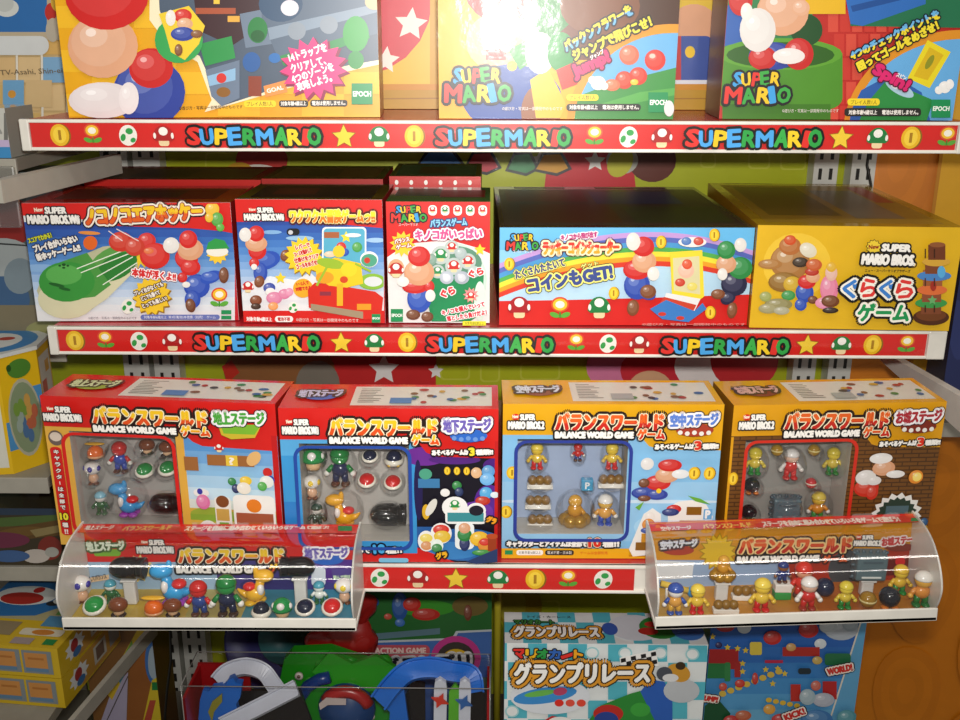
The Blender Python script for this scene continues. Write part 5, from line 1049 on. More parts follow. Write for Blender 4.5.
def post(t, x, yb, hh, l, g):
    mid, rz, W, zf, sl = t; p = at(x, yb, Z=zf); yy = mid.y+(p.x-mid.x)*math.tan(rz)+0.036; p = at(x, yb, Y=yy); p.z = zf+(p.x-mid.x)*sl
    r = thing('display_post', l, 'stand', p, rz, g)
    mb = MB(); mb.rbox(-0.0055, 0.0055, -0.004, 0.004, 0, hh, 0.0015, clear('frosted_post', 0.25, 0.25, 0.5, tint=(0.85, 0.85, 0.85)) if False else mat('d4d2cc', 0.25)); mb.build('column', r)
    mb = MB(); mb.rbox(-0.007, 0.007, -0.0055, 0.0055, hh, hh+0.002, 0.0008, mat('dcdad4', 0.25)); mb.build('cradle', r)
    return p, hh+0.002
pp, hh = post(t1, 133, 608, 0.0235, 'white display post under the left black capsule, left tray', gT1)
toy('capsule_toy', 'capsule', pp+Vector((-0.001, 0, hh)), 0.0205, 'black capsule toy on the left post of the left clear tray', gT1, dir=-1)
L1('propeller_toy', 'propeller', 155, 618, 22, 'orange ball toy with yellow propeller', 0)
L1('brown_cap_toy', 'bug', 174, 620, 18, 'brown capped toy right of the orange ball', 0)
L1('toy_animal', 'animal', 176, 606, 44, 'sky-blue long-necked toy animal with red saddle', 1, col='3ca4e0', dir=-1)
L1('toy_figure', 'doll', 201, 619, 36, 'red and blue toy figure with white hands', 0, legs='2c4488', body='2c4488', arms='c82420', head='cc2a24', cap='c82420')
L1('toy_figure', 'doll', 229, 619, 42, 'green and dark blue toy figure with white hands', 0, legs='1c2444', body='1c2444', arms='1c7c38', head='2c8c44', cap='1c7c38', feet='3c2418')
L1('toy_animal', 'animal', 256, 606, 38, 'yellow long-necked toy animal with red saddle', 1, col='ecb430', feet='dcb030', dir=1)
L1('shell_toy', 'shell', 262, 620, 17, 'dark domed shell toy with yellow feet', 0, dome='161c30', feet='e0b424')
L1('mushroom_toy', 'mushroom', 283, 620, 20, 'green mushroom toy with white spots', 0, cap='1c8c44')
pp, hh = post(t1, 302, 608, 0.0255, 'white display post under the right black capsule, left tray', gT1)
toy('capsule_toy', 'capsule', pp+Vector((-0.001, 0, hh)), 0.0195, 'black capsule toy on the right post of the left clear tray', gT1, dir=1)
L1('shell_toy', 'tilted_shell', 306, 621, 21, 'dark blue domed shell toy with white rim', 0, dome='141c38')
L1('toy_figure', 'doll', 320, 608, 23, 'white and green toy figure with light blue top', 1, legs='2c6438', body='e4e8e0', head='e8ece4', cap='4c9cb0', feet='2c6438', hands='2c6438')
L1('shell_toy', 'tilted_shell', 333, 621, 22, 'red domed shell toy with white rim', 0, dome='d42020')
L1('sprout_toy', 'sprout', 345, 607, 26, 'white-topped toy with yellow spot at the right end', 1, spot='ecd040')
# right tray
L2('baton_toy', 'baton', 676, 600, 30, 'yellow stick toy with blue ball tip', 1)
L2('toy_figure', 'doll', 674, 616, 32, 'white and blue toy figure at the left end', 0, legs='e4b040', body='dca048', arms='3454a8', head='e8e4de', cap='3454a8', feet='3454a8')
L2('toy_figure', 'doll', 696, 616, 30, 'yellow toy figure with red feet beside the white-blue one', 0, legs='d02020', body='e4c040', head='ecc83c', cap='ecd050', feet='d02020', hands='e4c040')
pp, hh = post(t2, 720, 605, 0.0175, 'white display post under the golden figure, right tray', gT2)
toy('cloud_toy', 'puff', pp+Vector((0, 0, hh)), 0.0275, 'golden figure seated on a golden cloud, on the left post of the right clear tray', gT2)
L2('brick_toy', 'bricks', 725, 616, 14, 'brown brick row toy below the golden figure', 0)
L2('brick_toy', 'bricks', 745, 602, 15, 'brown brick toy behind the middle red-footed figure', 1)
L2('toy_figure', 'doll', 760, 615, 34, 'yellow toy figure with red feet, the middle one', 0, legs='d02020', body='e4c040', head='ecc83c', cap='ecd050', feet='d02020', hands='e4c040')
q = L2('cube_toy', 'cubeless', 780, 608, 14, 'green and white block under a dark blue figure', 1)
mb = MB(); mb.rbox(-0.0075, 0.0075, -0.005, 0.005, 0, 0.0075, 0.001, plastic('2c9444')); mb.build('lower_block', q); mb = MB(); mb.rbox(-0.0075, 0.0075, -0.005, 0.005, 0.0075, 0.0155, 0.001, plastic('e4e0d8')); mb.build('upper_block', q)
q['category'] = 'block'; q.name = 'stacked_block'
toy('toy_figure', 'doll', q.location+Vector((-0.001, 0, 0.0155)), 0.021, 'dark blue toy figure on a green and white block, right clear tray', gT2, legs='243878', body='243878', head='8a5834', cap='243878', hands='8a5834')
L2('toy_figure', 'doll', 800, 606, 36, 'red toy figure behind the white and red one', 1, legs='c83424', body='d03428', head='d89878', cap='d03020')
L2('toy_figure', 'doll', 806, 615, 34, 'white and red toy figure in the middle', 0, legs='c82824', body='c82824', arms='ece8e4', head='dcb098', cap='ece8e4', feet='9c3020')
L2('ball_toy', 'ball', 823, 601, 19, 'dark blue ball toy behind the white and red figure', 1, col='1c2440', band=False)
L2('toy_figure', 'doll', 843, 614, 28, 'yellow-green toy figure right of centre', 0, legs='2c8c38', body='d8c040', head='e4cc3c', cap='d8c43c', feet='1c8030', hands='d8c040')
pp, hh = post(t2, 864, 602, 0.015, 'white display post under the grey block, right tray', gT2)
toy('block_toy', 'block', pp+Vector((0, 0, hh)), 0.027, 'square grey block toy raised on a post in the right clear tray', gT2, col='54686e')
L2('ball_toy', 'ball', 866, 612, 17, 'golden ball toy below the grey block', 0, col='9c7420', band_col='d8c88c')
L2('ball_toy', 'ball', 888, 608, 21, 'black ball toy with orange feet near the right end', 0, col='181c28', band=False, feet='d87820')
L2('toy_figure', 'doll', 897, 601, 30, 'yellow toy figure behind the black ball', 1, legs='2c8c38', body='e0b838', head='e8c83c', cap='e0b838', feet='1c8030', hands='e0b838')
L2('toy_figure', 'doll', 919, 610, 36, 'orange toy figure with white cap at the right end', 0, legs='2c7c34', body='d88c38', head='e0a840', cap='e8e4dc', feet='1c7030', hands='e0a840')
# ------------------------------------------------------------------ lowest shelf
Z4 += 0.0001; ZC = 0.6001
G4 = 'large game boxes on the lowest shelf'
root, mb, A, T, W, H = carton('game_box', 'white and turquoise checkered racing game box on the lowest shelf', (504,720), (702,720), (505,643), Z4, 0.056, 'dfe3e2', G4, side='a8c8cc', Y=-0.10, yaw=0)
for i in range(11):
    for j in range(6):
        if (i+j) % 2 == 0: A.rect(488+i*20, 645+j*19-2, 507+i*20, 663+j*19-2, '52b0c0')
for (x, y) in ((592,652),(625,652),(660,652),(692,653),(512,710)): A.ell(x, y, 7, 6, '9cccd0'); A.ell(x, y, 5.4, 4.6, 'dfe3e2')
A.ell(550, 695, 40, 18, 'd8dce2'); A.ell(545, 694, 32, 8, '3c88c8', -8); A.ell(540, 692, 16, 3, '68b050', -8); A.ell(560, 690, 7, 4, 'b04060', -8)
for x, c in ((559,'d83024'),(570,'dc5040'),(581,'dc4834')): A.ell(x, 701.5, 4.6, 3.6, c)
A.poly([(586,722),(600,704),(630,692),(652,686),(672,700),(672,722)], '2c8434'); A.poly([(640,690),(650,678),(664,680),(672,700),(672,722),(656,722)], '2c5cb0'); A.ell(608, 712, 15, 9, 'b82c24'); A.ell(606, 718, 12, 8, '28408c'); A.ell(640, 708, 10, 7, '3c9c3c'); A.poly([(538,722),(552,714),(570,718),(575,722)], 'c02c28'); A.ell(560, 720, 12, 5, 'e8e4e0')
A.ell(681, 689, 18, 12, 'b8bcc0'); A.ell(678, 671, 12, 9, 'c89030', 20); A.ell(664, 672, 8, 7, '484c54'); A.ell(670, 676, 8, 4, 'd8d8d8'); A.ell(680, 664, 5, 4, '3c2c18')
for s, x, c in [('マ',514,'d83028'),('リ',526,'e8b020'),('オ',537,'2c9444'),('カ',549,'3060b0'),('ー',562,'d83028'),('ト',574,'e8a020')]: A.text(s, x, 656, x+(11 if s != 'ト' else 8), 656-(3.5 if s == 'ー' else 0), 8.5 if s != 'ー' else 2.2, c, [('1c1818', 0.12 if s != 'ー' else 0.5)], bold=0.09 if s != 'ー' else 0.3)
for k in range(2):
    for i in range(7):
        for j in range(4):
            if k == 1 and (i+j) % 2 == 0:
                x = 620+i*5+j*0.5; y = 656+j*4-i*1.1; A.poly([(x,y),(x+5,y-1.1),(x+5.5,y+2.9),(x+.5,y+4)], '1c1a1a')
    if k == 0: A.poly([(619,655),(655,647),(658,663),(621,672)], 'eceae6')
A.text('グランプリレース', 515, 680, 648, 679, 20, 'f2f0ec', [('2c2014', 0.26), ('d8942c', 0.2), ('3c2810', 0.07)], bold=0.06)
# printed top
for i in range(11):
    for j in range(3):
        if (i+j) % 2: T.rect(i/11, j/3, (i+1)/11, (j+1)/3, '52b0c0')
T.ell(.66, .5, .14, .42, 'd0d4dc'); T.ell(.53, .55, .04, .2, '3858a8'); T.ell(.78, .5, .10, .36, '2c7c34'); T.ell(.72, .62, .05, .12, 'a82c24'); T.ell(.92, .6, .08, .3, '3c70b8'); T.ell(.76, .4, .05, .1, 'b83028')
T.text('グランプリレース', .05, .84, .47, .84, .34, 'f2f0ec', [('2c2014', 0.26), ('d8942c', 0.18), ('3c2810', 0.06)], bold=0.06)
T.text('マリオカート', .05, .44, .25, .44, .14, '3c7c3c', [('1c1818', 0.12)], bold=0.08); T.text('トイズ・カーレース', .12, .24, .34, .24, .08, '3c4448', bold=0.04)
mb.build('printed_carton', root)

root, mb, A, T, W, H = carton('game_box', 'blue game box with red and green block scenery, rightmost on the lowest shelf', (703,720), (853,720), (700,606), Z4, 0.06, '2c60a8', G4, side='2c6c9c', Y=-0.02, yaw=0)
sky(A, 690, 880, 600, 725, ['2450a0','2858a8','2c60ac','3068b0','3878b8','4488c0','5498c8','68a8cc'])
A.poly([(866,600),(880,600),(880,725),(829,725)], '5c9cc4'); A.line(866, 605, 828, 725, 1.6, 'd8d0c0'); A.rect(698, 600, 702, 725, 'b890a8')
A.blobs((841,629,17,11,'a8b0b8'),(828,626,9,7,'b8c0c4'),(850,624,8,7,'98a4ac'),(744,627,7,6,'c8d0d4'),(820,643,6,5,'d0d8dc')); A.blobs((772,637,9,7,'b82c28'),(808,629,10,8,'b82c28'),(725,626,9,5,'b02828'))
A.rect(700, 648, 738, 668, 'a02424'); A.rect(782, 646, 819, 655, 'b03028'); A.rect(734, 660, 740, 676, 'a02828'); A.rect(790, 683, 800, 700, 'b83028'); A.rect(822, 680, 836, 698, 'b02828')
A.rrect(700, 662, 728, 677, 3, '28703c'); A.rrect(724, 661, 730, 680, 2, '347c44'); A.rrect(824, 652, 850, 664, 3, '2c7048'); A.poly([(702,706),(716,696),(730,712),(726,725),(702,725)], '1c5030')
for (x, y) in ((727,646),(737,647),(745,649),(742,662),(742,670),(765,668),(777,667),(784,672),(772,682),(712,635)): A.star(x, y, 3.4, 'd8b838')
for i in range(8): A.ell(722+i*8, 692-i*3.2, 3.6, 3, 'd0b048'); 
for i in range(5): A.ell(768+i*7, 698+i*1.4, 3, 2.4, 'd8b038')
A.rrect(749, 640, 761, 653, 2, 'd8c048'); A.rect(764, 658, 782, 661, 'b82848'); A.rrect(797, 666, 810, 672, 2.6, '243038'); A.blobs((718,643,3.4,3,'28204c'),(790,645,5,4,'c89858'),(816,658,5,4,'c0a050'),(739,681,5,4,'c03428'),(754,676,3,6,'b83028'),(722,684,4,4,'c04434'))
A.blobs((822,697,11,7,'a8acb8'),(806,694,8,8,'9cb0b8'),(730,718,8,6,'b82c28'),(768,706,6,5,'d89838'),(742,712,8,5,'b85c3c'),(780,716,10,6,'c03030'),(815,716,16,10,'3c70a8'),(814,682,5,5,'c06050'),(845,714,10,8,'4c8c98'))
A.text('WORLD!', 826, 671, 850, 666, 6, 'c83028', [('1c1418', 0.35), ('f0e4d8', 0.2)], bold=0.1); A.text('JUMP!', 700, 697, 715, 699, 6, 'c83028', [('1c1418', 0.35), ('f0e4d8', 0.2)], bold=0.1); A.text('KICK!', 784, 716, 803, 709, 6, 'c83028', [('1c1418', 0.35), ('f0e4d8', 0.2)], bold=0.1)
mb.build('printed_carton', root)

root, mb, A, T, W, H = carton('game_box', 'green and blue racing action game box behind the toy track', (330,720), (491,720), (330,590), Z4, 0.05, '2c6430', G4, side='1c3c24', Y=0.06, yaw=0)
A.rect(320, 640, 500, 730, '3c5ca0'); A.poly([(320,633),(360,634),(368,641),(452,638),(456,631),(500,629),(500,640),(320,650)], 'b8c0c4'); A.poly([(320,634),(360,636),(368,643),(454,640),(458,633),(500,631),(500,660),(320,670)], '4468a8')
A.poly([(368,634),(440,628),(440,634),(370,640)], '5c7884'); A.ell(425, 608, 30, 8, '3c8c2c'); A.ell(470, 606, 18, 10, '6c5c30'); A.blobs((365,602,14,8,'2c4c98'),(400,606,8,14,'2c5090'),(412,604,9,7,'b82c24'),(426,614,14,6,'b02c24'),(388,616,4,3,'b84838'),(400,622,5,4,'3c68b0'),(468,612,4,8,'6c3828'))
A.ell(456, 657, 25, 22, 'b83880'); A.ell(456, 658, 19, 17, '3c3430'); A.ell(456, 659, 14, 11, 'c8a020'); A.ell(454, 658, 4, 3, '3c2c10'); A.ell(462, 661, 3, 1.6, '3c2c10')
A.rrect(320, 644, 430, 656, 5, 'b8505c'); A.text('RACING ACTION GAME', 346, 652.5, 426, 652.5, 5.6, 'dcc0b8', bold=0.07)
A.text('ーグランプリ', 366, 674, 470, 667, 15, '1c2028', [('c8c8cc', 0.16)], bold=0.06, col2='3c4858'); A.text('ゲーム', 352, 603, 374, 606, 6, 'c050a0', bold=0.08)
A.rect(470, 676, 500, 725, '4c6458')
mb.build('printed_carton', root)

mb = MB(); mb.rbox(-0.345, 0.0, -0.125, 0.04, Z4, ZC-0.0001, 0.002, WHITE); o = mb.build('display_riser'); tag(o, 'white riser block under the clear case with the toy track', 'riser')
# clear case with red walls holding a toy race track
def PX(x, y, Y): return at(x, y, Y=Y)
cz0, cz1 = ZC, 0.765
cx0, cx1, cy0, cy1 = PX(181, 689, -0.105).x, PX(490, 687, -0.105).x, -0.105, -0.046
case = thing('display_case', 'clear plastic display case with dark red walls around the toy race track', 'display case', ((cx0+cx1)/2, (cy0+cy1)/2, ZC), 0)
def LC(x, y, z): return (x-(cx0+cx1)/2, y-(cy0+cy1)/2, z-ZC)
mb = MB(); red = plastic('9c1418', 0.3); a = LC(cx0, cy0, cz0); b = LC(cx1, cy1, cz0)
mb.box(a[0], b[0], a[1], b[1], 0, .01, plastic('1c1a1a')); mb.box(a[0], a[0]+.003, a[1], b[1], .01, .15, red); mb.box(a[0], a[0]+.055, b[1]-.003, b[1], .01, .152, red); mb.box(b[0]-.003, b[0], a[1], b[1], .01, .15, red)
mb.build('red_tray', case)
mb = MB(); h = cz1-ZC
vs = [(a[0],a[1],.0),(b[0],a[1],.0),(b[0],a[1],h),(a[0],a[1],h),(b[0],b[1],h),(a[0],b[1],h),(a[0],b[1],.15),(b[0],b[1],.15)]
mb.add(vs, [(0,1,2,3),(3,2,4,5),(5,4,7,6)], ACRYL); mb.build('clear_cover', case)
mb = MB(); ed = mat('8c8884', 0.15)
for p, q in ((2,3),(4,5),(3,5),(2,4),(0,3),(1,2)): mb.tube([vs[p], vs[q]], .0005, ed, 6)
mb.build('edge', case)
def solid(name, pts, Y, th, m, parent, org):
    mb = MB(); mb.prism([PX(x, y, Y)-org for (x, y) in pts], (0, th, 0), m); return mb.build(name, parent)
def track(name, path, width, m, parent, org, rim=0.003):
    P = [PX(x, y, Y)-org for (x, y, Y) in path]; Q = []
    n = len(P)
    for i in range(n-1):
        for k in range(6):
            f = k/6; p0, p1, p2, p3 = P[max(i-1,0)], P[i], P[i+1], P[min(i+2,n-1)]
            Q.append(0.5*((2*p1)+(p2-p0)*f+(2*p0-5*p1+4*p2-p3)*f*f+(3*p1-p0-3*p2+p3)*f**3))
    Q.append(P[-1]); mb = MB(); sec = [(-1,1.0),(-.82,1.0),(-.78,.35),(.78,.35),(.82,1.0),(1,1.0),(1,-.6),(-1,-.6)]; vs = []; up = (-FW+Vector((0,0,.8))).normalized()
    for i, q in enumerate(Q):
        t = (Q[min(i+1,len(Q)-1)]-Q[max(i-1,0)]).normalized(); s = t.cross(up).normalized(); u = s.cross(t)
        for (a_, b_) in sec: vs.append(q+s*a_*width/2+u*b_*rim*1.4)
    L = len(sec); fs = [(i*L+k, i*L+(k+1) % L, (i+1)*L+(k+1) % L, (i+1)*L+k) for i in range(len(Q)-1) for k in range(L)]+[tuple(range(L-1,-1,-1)), tuple((len(Q)-1)*L+k for k in range(L))]
    mb.add(vs, fs, m); return mb.build(name, parent)
org = Vector((-0.2, -0.075, ZC+0.0102))
tr = thing('toy_track', 'white and blue curved toy race track inside the clear case, left', 'toy', org)
blu, wht, grn = plastic('1c64c0', 0.3), plastic('c8ccd8', 0.3), plastic('1c8c1c', 0.3)
track('white_track', [(297,688,-.075),(262,706,-.082),(222,726,-.088)], .017, wht, tr, org)
track('white_track', [(218,682,-.07),(228,672,-.065),(246,667,-.06),(263,672,-.06),(274,685,-.062),(284,700,-.066)], .017, wht, tr, org, .004)
solid('blue_panel', [(192,796),(200,700),(203,690),(208,692),(212,688),(226,686),(228,680),(233,678),(236,683),(242,684),(240,698),(236,704),(240,722),(236,796)], -.082, .008, blu, tr, org)
solid('yellow_inset', [(208,712),(212,702),(222,694),(222,702),(214,712),(212,722)], -.0845, .002, plastic('8a8428'), tr, org)
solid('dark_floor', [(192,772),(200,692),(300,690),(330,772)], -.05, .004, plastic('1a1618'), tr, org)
org2 = Vector((-0.13, -0.02, ZC))
mt = thing('toy_mountain', 'green toy hill with red peak and dark blue wheel behind the clear case', 'toy', org2)
solid('green_board', [(262,766),(276,700),(284,660),(292,652),(330,650),(372,664),(386,676),(398,720),(398,766)], -.025, .012, grn, mt, org2)
solid('green_slope', [(312,672),(330,652),(352,664),(376,656),(396,668),(394,690),(340,694)], -.031, .005, plastic('2c9c24'), mt, org2)
mb = MB(); rk = plastic('8c1814', 0.35)
mb.rock(PX(344, 634, .012)-org2, (.036, .02, .034), rk); mb.rock(PX(324, 640, .004)-org2, (.018, .014, .020), rk, amp=.3); mb.rock(PX(356, 642, .006)-org2, (.018, .014, .018), rk, amp=.3); mb.rock(PX(352, 608, .012)-org2, (.024, .018, .022), rk, amp=.4)
mb.build('red_peak', mt)
mb = MB()
for (x, y, r) in [(322,664,.009),(338,668,.010),(350,662,.008),(362,668,.009),(384,662,.010),(310,680,.007),(330,676,.010)]: mb.ell(PX(x, y, -.022)-org2, (r, r*.8, r), plastic('2c9424', 0.35), n=8, k=5)
mb.build('foliage', mt)
cw = PX(347, 708, -.032)-org2
mb = MB(); mb.lathe([(.0, -.006), (.030, -.006), (.032, 0), (.030, .006), (.0, .006)], cw, plastic('163c70', 0.3), 26, rot=Matrix.Rotation(PI/2, 3, 'X')); mb.build('wheel', mt)
mb = MB(); mb.tube([cw+Vector((.026*math.cos(t), -.006, .026*math.sin(t))) for t in [math.radians(20+14*i) for i in range(10)]], .007, plastic('a81c1c', 0.3)); mb.build('red_rim', mt)
mb = MB(); mb.tube([PX(x, y, -.033)-org2 for (x, y) in [(303,712),(300,698),(308,686),(320,679),(330,677)]], .007, plastic('14387c', 0.3)); mb.build('blue_arch', mt)
solid('white_sticker', [(319,704),(326,698),(346,699),(346,705),(328,705),(320,710)], -.0455, .001, mat('c8b8b4', 0.4), mt, org2)
for (x, y) in ((299,676),(371,716)):
    mb = MB(); mb.lathe([(.0, -.0015), (.0045, -.0015), (.0045, .0015), (0, .0015)], PX(x, y, -.033)-org2, mat('c8c0b8', 0.4), 12, rot=Matrix.Rotation(PI/2, 3, 'X')); mb.lathe([(.0, -.0018), (.002, -.0018), (.002, .0018), (0, .0018)], PX(x, y, -.0335)-org2, mat('5c4438', 0.4), 10, rot=Matrix.Rotation(PI/2, 3, 'X')); mb.build('screw_boss', mt)
org3 = Vector((-0.06, -0.08, ZC+0.0102))
lp = thing('toy_track', 'bright blue looping toy track with two white posts, right end of the clear case', 'toy', org3)
track('blue_loop', [(380,702,-.088),(392,686,-.085),(408,672,-.08),(430,668,-.075),(452,672,-.075),(470,676,-.08),(474,692,-.085)], .021, blu, lp, org3, .004)
solid('blue_panel', [(376,700),(392,684),(404,690),(408,720),(420,796),(384,796),(390,712)], -.083, .006, blu, lp, org3)
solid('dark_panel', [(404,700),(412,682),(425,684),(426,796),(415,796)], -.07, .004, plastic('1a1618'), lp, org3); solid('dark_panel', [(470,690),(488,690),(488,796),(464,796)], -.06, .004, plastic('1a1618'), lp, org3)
for (x0, x1) in ((433,447),(458,471)):
    solid('white_post', [(x0,796),(x0+1,690),(x0+2,682),(x0+7,679),(x1-1,683),(x1,690),(x1-1,735)], -.092, .005, wht, lp, org3)
solid('green_strip', [(447,796),(449,692),(455,684),(460,690),(456,796)], -.09, .004, plastic('58a82c'), lp, org3)
for (x, y, c) in ((440,700,'c83424'),(464,702,'2c5c9c')):
    o = PX(x, y, -.0935)-org3; mb = MB()
    mb.prism([o+Vector(((.0095 if i % 2 == 0 else .004)*math.sin(PI*i/4+.4), 0, (.0095 if i % 2 == 0 else .004)*math.cos(PI*i/4+.4))) for i in range(8)], (0, -.002, 0), plastic(c, 0.35)); mb.build('star_badge', lp)
# yellow pole between the boxes
mb = MB(); mb.tube([(PX(497, 690, .12).x, .12, Z4), (PX(497, 690, .12).x, .12, 0.885)], .0045, mat('b0a428', 0.4)); o = mb.build('display_pole'); tag(o, 'slim yellow-green pole between the racing boxes', 'pole')
# bowl-shaped blue and violet toy in the dark behind the case
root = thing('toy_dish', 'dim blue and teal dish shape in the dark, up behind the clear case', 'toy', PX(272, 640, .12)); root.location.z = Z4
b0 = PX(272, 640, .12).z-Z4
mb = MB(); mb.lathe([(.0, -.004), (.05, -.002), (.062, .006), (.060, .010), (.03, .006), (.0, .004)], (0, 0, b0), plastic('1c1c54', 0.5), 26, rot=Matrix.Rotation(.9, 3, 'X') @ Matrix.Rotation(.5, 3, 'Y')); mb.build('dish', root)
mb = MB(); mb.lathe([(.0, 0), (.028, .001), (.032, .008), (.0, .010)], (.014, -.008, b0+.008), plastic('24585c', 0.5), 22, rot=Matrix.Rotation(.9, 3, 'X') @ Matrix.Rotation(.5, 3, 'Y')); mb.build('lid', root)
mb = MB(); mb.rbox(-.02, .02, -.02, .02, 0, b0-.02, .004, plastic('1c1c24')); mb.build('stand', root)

# ------------------------------------------------------------------ left: the neighbouring bay
GL = 'boxes of the neighbouring bay at left'
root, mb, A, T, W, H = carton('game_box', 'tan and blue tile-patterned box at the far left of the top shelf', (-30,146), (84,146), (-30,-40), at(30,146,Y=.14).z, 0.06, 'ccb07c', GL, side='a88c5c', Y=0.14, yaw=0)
for i in range(5):
    for j in range(9):
        A.rect(-32+i*25, -50+j*28-5, -9.5+i*25, -24.5+j*28-5, ['d0a860','d4b888','c8a868','7ca8cc','d0b07c'][(i*2+j*3) % 5])
for i in range(6): A.line(-33.5+i*25, -60, -31+i*25, 160, 2.2, 'd8d4c8')
A.rect(4, 80, 25, 107, '6ca0c8'); A.ell(13, 94, 4, 4, 'c8903c'); A.rect(27, 80, 53, 107, 'ccb080')
A.rect(-30, -40, 66, 40, 'b4a68c'); A.rect(-20, -40, 48, 32, '2c68a8'); A.rrect(-14, 36, 50, 55, 9, 'ccd0d0', ry=9); A.ell(8, 8, 12, 9, 'c8ccc8'); A.ell(6, 4, 9, 8, 'b8bcb8'); A.ell(52, 12, 6, 9, 'b83028'); A.ell(60, 2, 8, 10, 'd0a838'); A.ell(54, 30, 7, 12, 'b0a898')
A.text('TV-Asahi, Shin-ei,', 2, 76, 66, 73.5, 6, '6c5c44', bold=0.01)
mb.build('printed_carton', root)
root, mb, A, T, W, H = carton('game_box', 'pale grey box with blue foot, cut off by the left edge of the picture', (-40,160), (11,155), (-40,108), at(5,158,Y=.03).z, 0.06, 'bcbcb4', GL, side='9c9c94', Y=0.03, yaw=0)
A.rect(-40, 146, 20, 165, '3c84b8'); A.rect(-40, 140, 20, 147, 'b8a8c8'); A.rect(4, 113, 8, 140, '6c6c68'); A.text('ゲーム', -30, 136, 2, 134, 14, '8c8c88', bold=0.05)
mb.build('printed_carton', root)
root, mb, A, T, W, H = carton('game_box', 'dim blue-grey box with large red and white curves, left of the air hockey box', (-40,345), (82,345), (-40,172), at(20,345,Y=.10).z, 0.06, '55605f', GL, side='3c4444', Y=0.10, yaw=0)
A.ell(5, 222, 30, 26, '8c2420'); A.ell(2, 260, 34, 22, '9ca4a4'); A.ell(0, 300, 30, 24, '3c5c80'); A.ell(20, 276, 16, 18, '788890'); A.rect(-40, 305, 90, 350, '787058'); A.ell(50, 330, 24, 10, '8c8c5c'); A.ell(40, 200, 14, 16, '6c787c'); A.ell(60, 260, 12, 30, '48544c'); A.line(-10, 243, 36, 246, 1.5, '2c3030'); A.poly([(20,172),(60,172),(36,196),(10,200)], '7c8480')
mb.build('printed_carton', root)
# octagonal yellow tub
tc = at(8, 470, Y=0.02); zt = at(10, 356, Y=0.02).z; z0 = tc.z; R = 0.056
root = thing('yellow_tub', 'yellow eight-sided tub with round picture window, cut off at the left edge', 'tub', (at(-16, 420, Y=0.02).x, 0.058, z0), math.radians(8), GL)
h = zt-z0; mb = MB(); P8 = [(R*math.cos(2*PI*(i+.5)/8), R*math.sin(2*PI*(i+.5)/8)) for i in range(8)]
mb.prism([(x, y, 0) for x, y in P8], (0, 0, h), ink('d8b018'))
for i in range(8):
    p, q = P8[i], P8[(i+1) % 8]; L = math.hypot(q[0]-p[0], q[1]-p[1]); U = ((q[0]-p[0])/L, (q[1]-p[1])/L, 0)
    B = Art(mb, (p[0], p[1], 0), U, (0, 0, 1), L, h, uv_map(L, h))
    if i % 2 == 0:
        B.rect(0, .55, .3, .8, '4888b8'); B.rect(.7, .3, 1, .5, '4888b8'); B.ell(.5, .55, .42, .34, 'a8a890'); B.ell(.5, .55, .38, .31, '7c8c6c')
        for k in range(14): B.ell(.5+.26*math.cos(k*2.4)*(.3+.05*k), .55+.2*math.sin(k*2.4)*(.3+.05*k), .08, .06, ['b89048','48688c','6c8c3c','a85c40','8c9c90'][k % 5])
        B.ell(.5, .12, .3, .08, '487c2c'); B.ell(.25, .1, .06, .03, '284c1c')
    else:
        B.rect(.08, .08, .92, .94, 'd0cfc0'); B.rect(.15, .3, .5, .45, 'c05040'); B.rect(.2, .5, .8, .62, '5c88b4'); B.rect(.3, .7, .6, .78, 'b83c30'); B.rect(.5, .15, .8, .25, 'c89838')
mb.build('tub_body', root)
mb = MB(); mb.prism([(x*1.03, y*1.03, h) for x, y in P8], (0, 0, .004), ink('c8ccc8')); B = Art(mb, (-R, -R, h+.004), (1,0,0), (0,1,0), 2*R, 2*R, uv_map(2*R, 2*R)); B.ell(.5, .5, .42, .42, '2c7cb8'); B.ell(.5, .5, .28, .28, 'd4d8d4'); B.ell(.62, .42, .08, .06, 'b03028'); mb.build('lid', root)
root, mb, A, T, W, H = carton('game_box', 'tiled box with blue and white round shapes below the yellow tub', (-40,520), (62,520), (-40,405), 0.8129, 0.05, '8c8468', GL, side='5c5844', Y=0.13, yaw=0)
for i in range(5):
    for j in range(6): A.rect(-40+i*22, 405+j*22, -20+i*22, 425+j*22, ['948c74','8c8468','9c947c'][(i+j) % 3])
A.poly([(18,482),(34,468),(50,500),(44,514),(36,508)], '28508c'); A.ell(16, 476, 10, 10, 'a8a8a8'); A.ell(32, 470, 9, 14, '9c9c98', -30); A.poly([(34,460),(60,462),(60,500),(46,490)], '581c1c'); A.rect(-40, 380, 14, 470, 'b4b48c'); A.poly([(-10,455),(18,440),(18,462),(-10,466)], '8c9c88'); A.poly([(14,448),(44,410),(48,440),(20,462)], '8c8c84')
mb.build('printed_carton', root)
root, mb, A, T, W, H = carton('game_box', 'dark box with green, brown and red stripes, left of the first window box', (-40,570), (64,560), (-40,508), at(30,565,Y=.05).z, 0.05, '3c3424', GL, side='2c2418', Y=0.05, yaw=0)
A.rect(-40, 505, 70, 515, '2c3c50'); A.poly([(-40,520),(70,514),(70,522),(-40,530)], '4c6430'); A.poly([(-40,528),(20,526),(70,518),(70,534),(20,540),(-40,542)], '5c4420'); A.ell(20, 532, 24, 5, '6c5024', -6); A.ell(0, 540, 30, 8, '6c2c44'); A.ell(50, 548, 12, 12, '7c2c24'); A.ell(36, 556, 14, 7, 'b8b0a8'); A.ell(52, 552, 7, 5, 'a0a098'); A.ell(10, 556, 20, 6, '3c5c8c'); A.poly([(30,530),(64,524),(64,531),(36,537)], '8c7c50')
mb.build('printed_carton', root)
